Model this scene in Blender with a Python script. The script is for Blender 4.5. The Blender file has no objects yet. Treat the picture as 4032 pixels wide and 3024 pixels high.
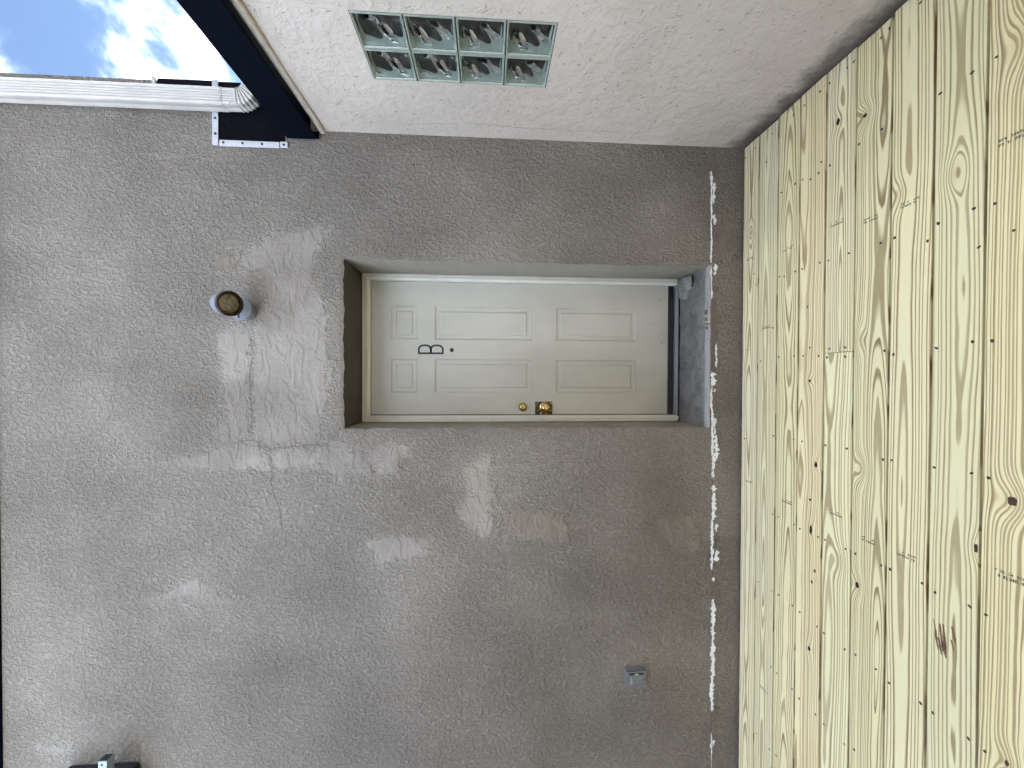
import bpy, bmesh, math, random
import numpy as np
from mathutils import Vector, Matrix

random.seed(7)
rng = np.random.default_rng(7)
SC = bpy.context.scene
COL = SC.collection

# ------------------------------------------------------------------ camera
YW, XR = 2.2418, 1.412                 # face of the door wall, face of the right-hand wall (metres)
YF, YD = 2.5436, 2.5837                # face of the door casing, face of the door slab
cam = bpy.data.cameras.new('camera')
cam.sensor_fit = 'HORIZONTAL'
cam.sensor_width = 36.0
cam.lens = 36.0 * 1499.05 / 4032.0     # phone ultra-wide lens
cam.clip_start = 0.02
cam.clip_end = 500
camo = bpy.data.objects.new('camera', cam)
COL.objects.link(camo)
fwd = Vector((-0.01088508, 0.99816429, -0.05957818))
rgt = Vector((0.99993578, 0.01105372, 0.0025017))
upv = Vector((-0.00315566, 0.05954712, 0.99822051))
# the phone was held on its side: the picture's right is the world's down
m = Matrix((-upv, rgt, -fwd)).transposed().to_4x4()
m.translation = Vector((0, 0, 1.5348))
camo.matrix_world = m
SC.camera = camo

# ------------------------------------------------------------------ sky, sun, exposure
SUN_EL, SUN_AZ = math.radians(38), math.radians(-58)   # azimuth from +Y towards +X
world = bpy.data.worlds.new('World')
SC.world = world
world.use_nodes = True
wt = world.node_tree
wt.nodes.clear()


class NT:
    """small helper for writing node graphs"""
    def __init__(self, tree):
        self.t = tree

    def n(self, kind, **kw):
        nd = self.t.nodes.new(kind)
        for k, v in kw.items():
            setattr(nd, k, v)
        return nd

    def put(self, sock, v):
        if isinstance(v, bpy.types.NodeSocket):
            self.t.links.new(v, sock)
        elif v is not None:
            if sock.type == 'RGBA' and not isinstance(v, (int, float)) and len(v) == 3:
                v = (*v, 1)
            elif sock.type == 'RGBA' and isinstance(v, (int, float)):
                v = (v, v, v, 1)
            sock.default_value = v

    def m(self, op, a, b=None, c=None, clamp=False):
        nd = self.n('ShaderNodeMath', operation=op, use_clamp=clamp)
        for i, v in enumerate((a, b, c)):
            if v is not None:
                self.put(nd.inputs[i], v)
        return nd.outputs[0]

    def mix(self, f, a, b, blend='MIX'):
        nd = self.n('ShaderNodeMixRGB', blend_type=blend)
        self.put(nd.inputs[0], f); self.put(nd.inputs[1], a); self.put(nd.inputs[2], b)
        return nd.outputs[0]

    def step(self, v, a, b, lo=0.0, hi=1.0):
        nd = self.n('ShaderNodeMapRange', interpolation_type='SMOOTHSTEP')
        for i, x in enumerate((v, a, b, lo, hi)):
            self.put(nd.inputs[i], x)
        return nd.outputs[0]

    def noise(self, vec, scale, detail=2.0, rough=0.5, dist=0.0, dim='3D', w=None):
        nd = self.n('ShaderNodeTexNoise', noise_dimensions=dim)
        if vec is not None:
            self.put(nd.inputs['Vector'], vec)
        if w is not None:
            self.put(nd.inputs['W'], w)
        nd.inputs['Scale'].default_value = scale
        nd.inputs['Detail'].default_value = detail
        nd.inputs['Roughness'].default_value = rough
        nd.inputs['Distortion'].default_value = dist
        return nd.outputs[0]

    def scalev(self, vec, s, off=(0, 0, 0)):
        nd = self.n('ShaderNodeMapping')
        self.put(nd.inputs['Vector'], vec)
        nd.inputs['Scale'].default_value = s
        nd.inputs['Location'].default_value = off
        return nd.outputs[0]

    def xyz(self, vec):
        nd = self.n('ShaderNodeSeparateXYZ')
        self.put(nd.inputs[0], vec)
        return nd.outputs

    def comb(self, x, y, z):
        nd = self.n('ShaderNodeCombineXYZ')
        for i, v in enumerate((x, y, z)):
            self.put(nd.inputs[i], v)
        return nd.outputs[0]

    def bump(self, h, dist, strength=1.0, normal=None):
        nd = self.n('ShaderNodeBump')
        nd.inputs['Strength'].default_value = strength
        nd.inputs['Distance'].default_value = dist
        self.put(nd.inputs['Height'], h)
        if normal is not None:
            self.put(nd.inputs['Normal'], normal)
        return nd.outputs[0]


w = NT(wt)
sky = w.n('ShaderNodeTexSky', sky_type='NISHITA')
sky.sun_disc = False
sky.sun_elevation = SUN_EL
sky.sun_rotation = SUN_AZ
sky.altitude = 900
sky.dust_density = 1.0
tc = w.n('ShaderNodeTexCoord')
cd_ = tc.outputs['Generated']
cn = w.noise(w.scalev(cd_, (1, 1, 1.25), (14.6, 8.28, 0.4)), 4.6, 7, 0.56, 0.25)
cmask = w.m('POWER', w.step(cn, 0.40, 0.70), 3.0)
cshade = w.noise(w.scalev(cd_, (1, 1, 1), (9, 2, 0)), 6.0, 2, 0.55)
cloud = w.mix(w.step(cshade, 0.3, 0.7), (62.0, 70.0, 86.0), (92.0, 100.0, 114.0))
skyc = w.mix(w.m('MULTIPLY', cmask, 0.96), sky.outputs[0], cloud)
bg = w.n('ShaderNodeBackground')
bg.inputs['Strength'].default_value = 0.05
w.put(bg.inputs['Color'], skyc)
world.cycles.sampling_method = 'MANUAL'
world.cycles.sample_map_resolution = 512
wo = w.n('ShaderNodeOutputWorld')
wt.links.new(bg.outputs[0], wo.inputs[0])

sun = bpy.data.lights.new('sun', 'SUN')
sun.energy = 3.5
sun.angle = math.radians(0.5)
sun.color = (1.0, 0.95, 0.87)
suno = bpy.data.objects.new('sun', sun)
COL.objects.link(suno)
sdir = Vector((math.sin(SUN_AZ) * math.cos(SUN_EL), math.cos(SUN_AZ) * math.cos(SUN_EL), math.sin(SUN_EL)))
suno.rotation_euler = sdir.to_track_quat('Z', 'Y').to_euler()
suno.location = sdir * 30

SC.view_settings.view_transform = 'Standard'
SC.view_settings.look = 'None'
SC.view_settings.exposure = 2.88
SC.view_settings.gamma = 1.0
SC.view_settings.use_curve_mapping = False
SC.render.engine = 'CYCLES'
SC.cycles.max_bounces = 10
SC.cycles.diffuse_bounces = 6
SC.cycles.transmission_bounces = 10
SC.cycles.use_denoising = True
SC.cycles.use_adaptive_sampling = True
SC.cycles.adaptive_threshold = 0.03
SC.cycles.sample_clamp_indirect = 4.0


# ------------------------------------------------------------------ materials
def srgb(r, g, b):
    f = lambda c: (c / 255 / 12.92) if c / 255 <= 0.04045 else ((c / 255 + 0.055) / 1.055) ** 2.4
    return (f(r), f(g), f(b))


def new_mat(name):
    mt = bpy.data.materials.new(name)
    mt.use_nodes = True
    mt.node_tree.nodes.clear()
    k = NT(mt.node_tree)
    bs = k.n('ShaderNodeBsdfPrincipled')
    out = k.n('ShaderNodeOutputMaterial')
    mt.node_tree.links.new(bs.outputs[0], out.inputs[0])
    return mt, k, bs


def pos(k):
    return k.n('ShaderNodeNewGeometry').outputs['Position']


def simple(name, col, rough=0.5, metal=0.0, var=0.12, nscale=18.0, bump=0.0, bscale=120.0, spec=0.5):
    """plain paint, metal or plastic with some uneven colour, wear and relief"""
    mt, k, bs = new_mat(name)
    p = pos(k)
    n1 = f = k.noise(p, nscale, 4, 0.7)
    dark = tuple(c * (1 - var) for c in col)
    lite = tuple(min(1, c * (1 + var)) for c in col)
    k.put(bs.inputs['Base Color'], k.mix(k.step(f, 0.3, 0.7), dark, lite))
    k.put(bs.inputs['Roughness'], k.step(n1, 0.2, 0.8, max(0.03, rough - 0.08), min(1, rough + 0.1)))
    bs.inputs['Metallic'].default_value = metal
    bs.inputs['Specular IOR Level'].default_value = spec
    if bump:
        k.put(bs.inputs['Normal'], k.bump(k.noise(p, bscale, 2, 0.6), bump))
    return mt


def stucco_grey():
    """rough taupe stucco with ragged smooth trowelled repairs (signed distances and slow unevenness stored on the mesh)"""
    mt, k, bs = new_mat('grey_stucco')
    p = pos(k)
    att = lambda nm: k.n('ShaderNodeAttribute', attribute_name=nm).outputs['Fac']
    rep_, brn_, sel, dens, big, bl, bl2 = [att(nm) for nm in ('repair', 'brown_repair', 'grain', 'coarseness', 'undulation', 'blotch', 'streak')]
    rag = k.m('SUBTRACT', k.noise(p, 24, 3, 0.65, 0.3), 0.5)
    e = k.m('ADD', k.m('MULTIPLY', rag, 0.15), k.m('MULTIPLY', k.m('SUBTRACT', sel, 0.5), 0.04))
    mk = k.step(k.m('ADD', rep_, e), -0.026, 0.030)
    md = k.step(k.m('ADD', brn_, e), -0.014, 0.024)
    soft = k.step(rep_, -0.20, 0.06)
    # relief of the rough float finish: short crumbly flecks
    a = k.noise(k.scalev(p, (1.0, 1.0, 0.8)), 64, 3.0, 0.70, 0.35)
    fleck = k.step(a, 0.30, 0.72)
    grit = k.noise(p, 210, 1.0, 0.6)
    rough_h = k.m('ADD', k.m('MULTIPLY', fleck, k.m('MULTIPLY', dens, 1.5)), k.m('MULTIPLY', grit, 0.18))
    # relief of trowelled repairs: overlapping strokes
    tr = k.noise(k.scalev(p, (1.5, 1, 3.0)), 5.5, 2, 0.6, 0.7)
    st = k.step(tr, 0.40, 0.60)
    smooth_h = k.m('ADD', k.m('MULTIPLY', st, 0.34), k.m('ADD', 1.10, k.m('MULTIPLY', grit, 0.08)))
    both = k.m('MAXIMUM', mk, md)
    inv = k.m('SUBTRACT', 1.0, k.m('MULTIPLY', both, 0.86))
    h = k.m('ADD', k.m('MULTIPLY', rough_h, inv), k.m('MULTIPLY', smooth_h, both))
    h = k.m('ADD', h, k.m('MULTIPLY', big, 0.45))
    k.put(bs.inputs['Normal'], k.bump(h, 0.0115, 1.0))
    # colour: painted cement, blotchy, weathered
    c = k.mix(k.step(bl, 0.05, 0.95), srgb(140, 133, 123), srgb(165, 158, 148))
    c = k.mix(k.m('MULTIPLY', k.step(bl2, 0.50, 0.85), 0.35), c, srgb(127, 119, 108))
    # darker tone in the hollows between the flecks
    c = k.mix(k.m('MULTIPLY', k.m('MULTIPLY', k.m('SUBTRACT', 1.0, fleck), inv), 0.34), c, srgb(97, 87, 80))
    c = k.mix(k.m('MULTIPLY', soft, 0.10), c, srgb(172, 168, 158))
    c = k.mix(k.m('MULTIPLY', mk, k.step(bl, 0.30, 0.62, 0.02, 0.30)), c, k.mix(k.step(rag, -0.25, 0.25), srgb(165, 157, 148), srgb(182, 176, 168)))
    c = k.mix(k.m('MULTIPLY', md, 0.6), c, k.mix(st, srgb(122, 112, 97), srgb(140, 132, 119)))
    c = k.mix(k.m('MULTIPLY', k.m('MAXIMUM', mk, md), k.step(bl, 0.62, 0.36, 0.36, 0.56)), c, srgb(98, 91, 87))
    k.put(bs.inputs['Base Color'], c)
    bs.inputs['Roughness'].default_value = 0.88
    bs.inputs['Specular IOR Level'].default_value = 0.25
    return mt


def stucco_pale():
    mt, k, bs = new_mat('pale_stucco')
    p = pos(k)
    t1 = k.noise(p, 17, 5, 0.62, 0.3)
    t2 = k.noise(p, 6, 2, 0.55)
    pits = k.step(k.noise(p, 45, 1, 0.5), 0.68, 0.76)
    grit = k.noise(p, 230, 1, 0.6)
    h = k.m('ADD', k.m('MULTIPLY', k.step(t1, 0.3, 0.75), 0.8), k.m('MULTIPLY', t2, 0.9))
    h = k.m('ADD', h, k.m('MULTIPLY', grit, 0.14))
    h = k.m('SUBTRACT', h, k.m('MULTIPLY', pits, 0.5))
    k.put(bs.inputs['Normal'], k.bump(h, 0.006, 0.9))
    bl = k.noise(p, 1.6, 5, 0.62)
    c = k.mix(k.step(bl, 0.3, 0.7), srgb(181, 172, 160), srgb(195, 186, 174))
    c = k.mix(k.m('MULTIPLY', pits, 0.30), c, srgb(150, 142, 132))
    # splash-back grime with a ragged upper edge along the foot of the wall
    z = k.xyz(p)[2]
    g = k.step(k.m('ADD', z, k.m('MULTIPLY', k.noise(p, 9, 4, 0.7), -0.20)), 0.05, -0.09)
    c = k.mix(k.m('MULTIPLY', g, 0.85), c, srgb(70, 65, 60))
    k.put(bs.inputs['Base Color'], c)
    bs.inputs['Roughness'].default_value = 0.85
    bs.inputs['Specular IOR Level'].default_value = 0.25
    return mt


def wood(i, seed, h0, y0, sp, light, dark, knots=(), contrast=1.0, ha=0.05):
    """flat-sawn pine: growth rings round a wandering pith below the board"""
    mt, k, bs = new_mat('treated_pine_%d' % i)
    p = pos(k)
    x, y, z = k.xyz(p)
    wob = k.noise(None, 0.55, 1, 0.5, dim='1D', w=k.m('ADD', x, seed * 3.7))
    wob2 = k.noise(None, 1.7, 2, 0.5, dim='1D', w=k.m('ADD', x, seed * 5.3 + 20))
    wob3 = k.noise(None, 0.6, 1, 0.5, dim='1D', w=k.m('ADD', x, seed * 1.9 + 50))
    h = k.m('ADD', h0, k.m('MULTIPLY', k.m('SUBTRACT', wob, 0.5), ha * 1.3))
    h = k.m('ADD', h, k.m('MULTIPLY', k.m('SUBTRACT', wob2, 0.5), 0.014))
    yc = k.m('ADD', y0, k.m('MULTIPLY', k.m('SUBTRACT', wob3, 0.5), 0.035))
    dy = k.m('SUBTRACT', y, yc)
    r = k.m('SQRT', k.m('ADD', k.m('MULTIPLY', dy, dy), k.m('MULTIPLY', h, h)))
    fine = k.noise(k.scalev(p, (2.2, 26, 1), (seed, 0, 0)), 1.0, 2, 0.6)
    r = k.m('ADD', r, k.m('MULTIPLY', k.m('SUBTRACT', fine, 0.5), 0.0070))
    for (kx, ky, sx, sy, amp) in knots:
        ex = k.m('DIVIDE', k.m('SUBTRACT', x, kx), sx)
        ey = k.m('DIVIDE', k.m('SUBTRACT', y, ky), sy)
        q = k.m('ADD', k.m('MULTIPLY', ex, ex), k.m('MULTIPLY', ey, ey))
        r = k.m('ADD', r, k.m('MULTIPLY', k.m('EXPONENT', k.m('MULTIPLY', q, -1.0)), amp))
    t = k.m('DIVIDE', r, sp)
    t = k.m('ADD', t, k.m('MULTIPLY', k.noise(None, 0.45, 1, 0.5, dim='1D', w=k.m('ADD', t, seed)), 1.6))
    fl = k.m('FLOOR', t)
    fr = k.m('SUBTRACT', t, fl)
    wn = k.n('ShaderNodeTexWhiteNoise', noise_dimensions='1D')
    k.put(wn.inputs['W'], k.m('ADD', fl, seed * 10))
    start = k.m('ADD', 0.22, k.m('MULTIPLY', wn.outputs[0], 0.36))
    late = k.m('MULTIPLY', k.step(fr, start, k.m('ADD', start, 0.32)), k.step(fr, 0.99, 0.90))
    late = k.m('MULTIPLY', late, k.m('ADD', 0.62, k.m('MULTIPLY', wn.outputs[0], 0.38)))
    fib = k.noise(k.scalev(p, (10, 420, 1), (0, seed, 0)), 1.0, 2, 0.7)
    late = k.m('MULTIPLY', late, k.step(fib, 0.15, 0.65, 0.7, 1.05))
    patch = k.noise(k.scalev(p, (1.4, 5, 1), (seed, seed, 0)), 1.0, 3, 0.6)
    lc = k.mix(k.step(patch, 0.3, 0.7), light, tuple(min(1, v * f) for v, f in zip(light, (1.02, 1.0, 0.93))))
    c = k.mix(k.m('MULTIPLY', late, contrast), lc, dark)
    c = k.mix(k.m('MULTIPLY', k.step(fib, 0.35, 0.75), 0.10), c, tuple(v * 0.6 for v in light))
    scuff = k.step(k.noise(k.scalev(p, (3, 7, 1), (seed + 4, 2, 0)), 2.0, 4, 0.7), 0.60, 0.78)
    c = k.mix(k.m('MULTIPLY', scuff, 0.20), c, srgb(140, 140, 118))
    for (kx, ky, sx, sy, amp) in knots:     # resinous wood round each knot
        ex = k.m('DIVIDE', k.m('SUBTRACT', x, kx), sx * 0.55)
        ey = k.m('DIVIDE', k.m('SUBTRACT', y, ky), sy * 0.55)
        q = k.m('ADD', k.m('MULTIPLY', ex, ex), k.m('MULTIPLY', ey, ey))
        c = k.mix(k.m('MULTIPLY', k.m('EXPONENT', k.m('MULTIPLY', q, -1.0)), 0.35), c, srgb(176, 150, 106))
    k.put(bs.inputs['Base Color'], c)
    k.put(bs.inputs['Roughness'], k.step(late, 0, 1, 0.72, 0.58))
    bs.inputs['Specular IOR Level'].default_value = 0.3
    k.put(bs.inputs['Normal'], k.bump(fib, 0.0006, 0.8))
    return mt


def door_paint():
    mt, k, bs = new_mat('door_paint')
    p = pos(k)
    n = k.noise(k.scalev(p, (1, 1, 0.5)), 3.2, 5, 0.6)
    c = k.mix(k.step(n, 0.3, 0.7), srgb(170, 168, 157), srgb(181, 179, 169))
    sc = k.step(k.noise(k.scalev(p, (1, 1, 1), (2, 0, 5)), 11, 7, 0.72, 1.2), 0.60, 0.72)
    z = k.xyz(p)[2]
    low = k.step(z, 1.15, 0.3, 0.12, 0.8)
    c = k.mix(k.m('MULTIPLY', sc, k.m('MULTIPLY', low, 0.75)), c, srgb(128, 125, 118))
    fine = k.step(k.noise(k.scalev(p, (1, 1, 1), (8, 0, 1)), 60, 3, 0.6, 2.0), 0.68, 0.75)
    c = k.mix(k.m('MULTIPLY', fine, k.m('MULTIPLY', low, 0.6)), c, srgb(110, 107, 100))
    k.put(bs.inputs['Base Color'], c)
    bs.inputs['Roughness'].default_value = 0.42
    bs.inputs['Specular IOR Level'].default_value = 0.35
    k.put(bs.inputs['Normal'], k.bump(k.noise(k.scalev(p, (1, 1, 0.1)), 180, 3, 0.6), 0.0004))
    return mt


def concrete(name, c0, c1, edge=None):
    mt, k, bs = new_mat(name)
    p = pos(k)
    a = k.noise(p, 9, 6, 0.65, 0.4)
    b = k.noise(p, 70, 4, 0.65)
    c = k.mix(k.step(a, 0.3, 0.7), c0, c1)
    c = k.mix(k.m('MULTIPLY', k.step(b, 0.5, 0.7), 0.35), c, tuple(v * 1.7 for v in c1))
    pit = k.step(k.noise(k.scalev(p, (1, 1, 1), (3, 3, 3)), 42, 2, 0.5), 0.68, 0.75)
    c = k.mix(k.m('MULTIPLY', pit, 0.6), c, tuple(v * 0.4 for v in c0))
    if edge is not None:                    # paint worn through along the front nosing
        y = k.xyz(p)[1]
        f = k.step(k.m('ADD', y, k.m('MULTIPLY', a, 0.02)), edge + 0.035, edge + 0.012)
        c = k.mix(k.m('MULTIPLY', f, 0.7), c, srgb(168, 168, 168))
    k.put(bs.inputs['Base Color'], c)
    bs.inputs['Roughness'].default_value = 0.8
    k.put(bs.inputs['Normal'], k.bump(k.m('SUBTRACT', k.m('ADD', a, k.m('MULTIPLY', b, 0.5)), pit), 0.003))
    return mt


def tarnished_brass(name, lite, dark, cut):
    mt, k, bs = new_mat(name)
    p = pos(k)
    n = k.noise(p, 60, 5, 0.7, 1.0)
    f = k.step(n, cut - 0.06, cut + 0.06)
    k.put(bs.inputs['Base Color'], k.mix(f, lite, dark))
    k.put(bs.inputs['Metallic'], k.step(f, 0, 1, 1.0, 0.35))
    k.put(bs.inputs['Roughness'], k.step(f, 0, 1, 0.16, 0.5))
    k.put(bs.inputs['Normal'], k.bump(n, 0.0006))
    return mt


def glass_mat(name, col, rough=0.0):
    mt, k, bs = new_mat(name)
    bs.inputs['Base Color'].default_value = (*col, 1)
    bs.inputs['Transmission Weight'].default_value = 1.0
    bs.inputs['IOR'].default_value = 1.5
    bs.inputs['Roughness'].default_value = rough
    return mt


M = {}
M['stucco'] = stucco_grey()
M['pale'] = stucco_pale()
M['reveal_head'] = simple('shaded_reveal_paint', srgb(80, 76, 68), 0.85, var=0.12, nscale=7, bump=0.0016, bscale=70, spec=0.2)  # recess head: paint of the side reveals with shade put into the colour
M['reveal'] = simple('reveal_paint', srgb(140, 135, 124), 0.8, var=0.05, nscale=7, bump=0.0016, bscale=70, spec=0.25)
M['door'] = door_paint()
M['casing'] = simple('casing_paint', srgb(206, 205, 195), 0.5, var=0.04, nscale=12, bump=0.0004, bscale=150, spec=0.3)
M['black_rubber'] = simple('black_rubber', (0.012, 0.013, 0.016), 0.5)
M['letter'] = simple('black_vinyl', (0.008, 0.008, 0.009), 0.5, var=0.05)
M['threshold'] = simple('mill_aluminium', srgb(126, 127, 128), 0.5, 0.2, 0.15, 30, 0.0003, 200)
M['sill'] = concrete('sill_concrete', srgb(86, 84, 80), srgb(122, 119, 113), YW)
M['mortar'] = concrete('crumbled_mortar', srgb(112, 116, 106), srgb(140, 143, 132))
M['concrete'] = concrete('yard_concrete', srgb(150, 147, 140), srgb(175, 172, 165))
M['void'] = simple('dark_hollow', (0.006, 0.006, 0.006), 0.9, var=0.2)
M['crack'] = simple('crack_shadow_dirt', srgb(84, 79, 74), 0.95, var=0.3, nscale=60)
M['white_chip'] = simple('bare_white_foam', srgb(236, 238, 238), 0.8, var=0.06, nscale=90, bump=0.0025, bscale=160)
M['brown_chip'] = simple('bare_brown_mortar', srgb(108, 100, 90), 0.9, var=0.14, nscale=40, bump=0.003, bscale=90)
M['brass'] = tarnished_brass('polished_brass', (0.42, 0.33, 0.14), (0.07, 0.05, 0.02), 0.62)
M['old_brass'] = tarnished_brass('tarnished_brass', (0.30, 0.22, 0.09), (0.020, 0.013, 0.008), 0.44)
M['downspout'] = simple('downspout_enamel', srgb(178, 173, 166), 0.4, 0.0, 0.07, 10, 0.0003, 90)
M['fascia'] = simple('navy_black_fascia', (0.0022, 0.0040, 0.0078), 0.7, 0.0, 0.15, 10, 0.0004, 60, spec=0.02)
M['membrane'] = simple('roof_membrane', (0.0022, 0.0026, 0.0050), 0.5, 0.0, 0.35, 14, 0.004, 16, spec=0.05)
M['termbar'] = simple('bar_aluminium', srgb(196, 198, 206), 0.42, 0.35, 0.08, 40, 0.0003, 150)
M['screw'] = simple('screw_steel', (0.045, 0.045, 0.042), 0.5, 0.6)
M['knot'] = simple('knot_wood', srgb(58, 38, 26), 0.7, 0, 0.5, 120, 0.002, 200)
M['hole'] = simple('knot_hole', srgb(22, 12, 9), 0.8, 0, 0.4, 160)
M['ink'] = simple('stamp_ink', srgb(74, 72, 60), 0.8, 0, 0.25, 240)
M['stain'] = simple('rust_red_stain', srgb(116, 84, 64), 0.8, 0, 0.3, 90)
M['resin'] = simple('yellow_heartwood', srgb(212, 190, 128), 0.6, 0, 0.12, 30)
M['lamp_white'] = simple('lamp_enamel', srgb(114, 122, 129), 0.38, 0, 0.05, 16)
M['lamp_rim'] = simple('bronze_rim', srgb(46, 34, 26), 0.4, 0.5, 0.3, 60)
M['lamp_glass'] = simple('dusty_lens', srgb(112, 105, 86), 0.10, 0.3, 0.40, 50, 0.005, 70)
M['lamp_box'] = simple('galvanised_box', srgb(128, 130, 130), 0.45, 0.5, 0.2, 40)
M['outlet'] = simple('outlet_grey', srgb(122, 127, 131), 0.42, 0.3, 0.06, 40)
M['outlet_dark'] = simple('outlet_gasket', srgb(24, 25, 27), 0.6)
M['bracket'] = simple('bracket_black', srgb(18, 20, 25), 0.5)
M['tube'] = simple('tube_steel', srgb(136, 150, 156), 0.4, 0.3, 0.1, 60)
M['glass'] = glass_mat('block_glass', (0.96, 0.99, 0.98))
M['block_edge'] = simple('block_edge_glass', srgb(218, 230, 218), 0.22, 0, 0.06, 60)
M['block_rim'] = simple('block_rim_glass', srgb(142, 152, 140), 0.2, 0, 0.1, 60)
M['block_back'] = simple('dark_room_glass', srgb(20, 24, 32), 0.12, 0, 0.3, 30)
M['joist'] = simple('joist_timber', srgb(60, 52, 40), 0.8, 0, 0.2, 12)
M['ground'] = concrete('yard_ground', srgb(120, 116, 108), srgb(150, 146, 138))


# ------------------------------------------------------------------ mesh helpers
class MB:
    """collects geometry for one mesh; faces carry a material slot"""
    def __init__(self):
        self.v, self.f, self.mi = [], [], []

    def quadbox(self, x0, x1, y0, y1, z0, z1, mi=0, xf=None):
        b = len(self.v)
        pts = [(x0, y0, z0), (x1, y0, z0), (x1, y1, z0), (x0, y1, z0), (x0, y0, z1), (x1, y0, z1), (x1, y1, z1), (x0, y1, z1)]
        if xf:
            pts = [tuple(xf @ Vector(q)) for q in pts]
        self.v += pts
        for q in ((0, 3, 2, 1), (4, 5, 6, 7), (0, 1, 5, 4), (1, 2, 6, 5), (2, 3, 7, 6), (3, 0, 4, 7)):
            self.f.append(tuple(b + i for i in q)); self.mi.append(mi)
        return self

    def face(self, pts, mi=0):
        b = len(self.v)
        self.v += [tuple(q) for q in pts]
        self.f.append(tuple(range(b, b + len(pts)))); self.mi.append(mi)
        return self

    def loft(self, rings, closed=True, cap0=False, cap1=False, mi=0):
        b = len(self.v); n = len(rings[0])
        for rg in rings:
            self.v += [tuple(q) for q in rg]
        for i in range(len(rings) - 1):
            for j in range(n if closed else n - 1):
                j2 = (j + 1) % n
                self.f.append((b + i * n + j, b + i * n + j2, b + (i + 1) * n + j2, b + (i + 1) * n + j)); self.mi.append(mi)
        if cap0:
            self.f.append(tuple(b + j for j in reversed(range(n)))); self.mi.append(mi)
        if cap1:
            o = b + (len(rings) - 1) * n
            self.f.append(tuple(o + j for j in range(n))); self.mi.append(mi)
        return self

    def lathe(self, prof, origin, axis, seg=32, cap0=True, cap1=True, mi=0):
        """prof = [(radius, distance along axis)]"""
        ax = Vector(axis).normalized()
        t = Vector((0, 0, 1)) if abs(ax.z) < 0.9 else Vector((1, 0, 0))
        a = ax.cross(t).normalized(); b_ = ax.cross(a)
        o = Vector(origin)
        rings = [[o + ax * s + (a * math.cos(2 * math.pi * j / seg) + b_ * math.sin(2 * math.pi * j / seg)) * r for j in range(seg)] for r, s in prof]
        return self.loft(rings, True, cap0, cap1, mi)

    def build(self, name, mats, parent=None, bevel=0.0, seg=2, smooth=False, auto=None, jitter=0.0):
        me = bpy.data.meshes.new(name)
        me.from_pydata(self.v, [], self.f)
        if not isinstance(mats, (list, tuple)):
            mats = [mats]
        for mm in mats:
            me.materials.append(mm)
        me.polygons.foreach_set('material_index', self.mi)
        bm = bmesh.new(); bm.from_mesh(me)
        bmesh.ops.recalc_face_normals(bm, faces=bm.faces)
        if bevel:
            bmesh.ops.bevel(bm, geom=[e for e in bm.edges if len(e.link_faces) == 2 and e.calc_face_angle(0) > 0.5],
                            offset=bevel, segments=seg, affect='EDGES', profile=0.6)
        if jitter:
            for v in bm.verts:
                v.co += Vector((random.uniform(-1, 1), random.uniform(-1, 1), random.uniform(-1, 1))) * jitter
        bm.to_mesh(me); bm.free()
        if smooth or auto:
            me.polygons.foreach_set('use_smooth', [True] * len(me.polygons))
            if auto:
                me.set_sharp_from_angle(angle=math.radians(auto))
        return link(name, me, parent)


def link(name, me, parent=None):
    o = bpy.data.objects.new(name, me)
    COL.objects.link(o)
    if parent is not None:
        o.parent = parent
    return o


def empty(name, label, cat, group=None):
    o = bpy.data.objects.new(name, None)
    COL.objects.link(o)
    o.empty_display_size = 0.1
    return tag(o, label, cat, group)


def tag(o, label=None, cat=None, group=None, kind=None):
    for key, v in (('label', label), ('category', cat), ('group', group), ('kind', kind)):
        if v:
            o[key] = v
    return o


def ragged(x0, x1, z0, z1, n=None, amp=0.25, seed=0):
    """irregular outline that fills a box"""
    r = random.Random(seed)
    L = x1 - x0
    n = n or max(5, int(L / 0.010))
    top, bot = [], []
    H = z1 - z0
    for i in range(n + 1):
        t = i / n
        taper = min(1.0, 6 * t + 0.25, 6 * (1 - t) + 0.25)
        mid = (z0 + z1) / 2 + H * 0.08 * math.sin(seed * 3.1 + t * 5)
        hh = H / 2 * taper
        top.append((x0 + L * t, mid + hh * (1 + r.uniform(-amp * 2, amp))))
        bot.append((x0 + L * t, mid - hh * (1 + r.uniform(-amp * 2, amp))))
    return top, bot


def flake(name, mat, box, parent, y, thick=0.003, seed=0, amp=0.3):
    """thin ragged chip lying on the door wall"""
    top, bot = ragged(*box, amp=amp, seed=seed)
    mb = MB(); n = len(top)
    fr = [(x, y - thick, z) for x, z in top] + [(x, y - thick, z) for x, z in reversed(bot)]
    bk = [(x, y + 0.002, z) for x, z in top] + [(x, y + 0.002, z) for x, z in reversed(bot)]
    k = len(fr)
    mb.v = fr + bk
    for i in range(n - 1):
        mb.f.append((i, i + 1, k - 2 - i, k - 1 - i)); mb.mi.append(0)
    for i in range(k):
        j = (i + 1) % k
        mb.f.append((i, j, k + j, k + i)); mb.mi.append(0)
    return mb.build(name, mat, parent)


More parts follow.
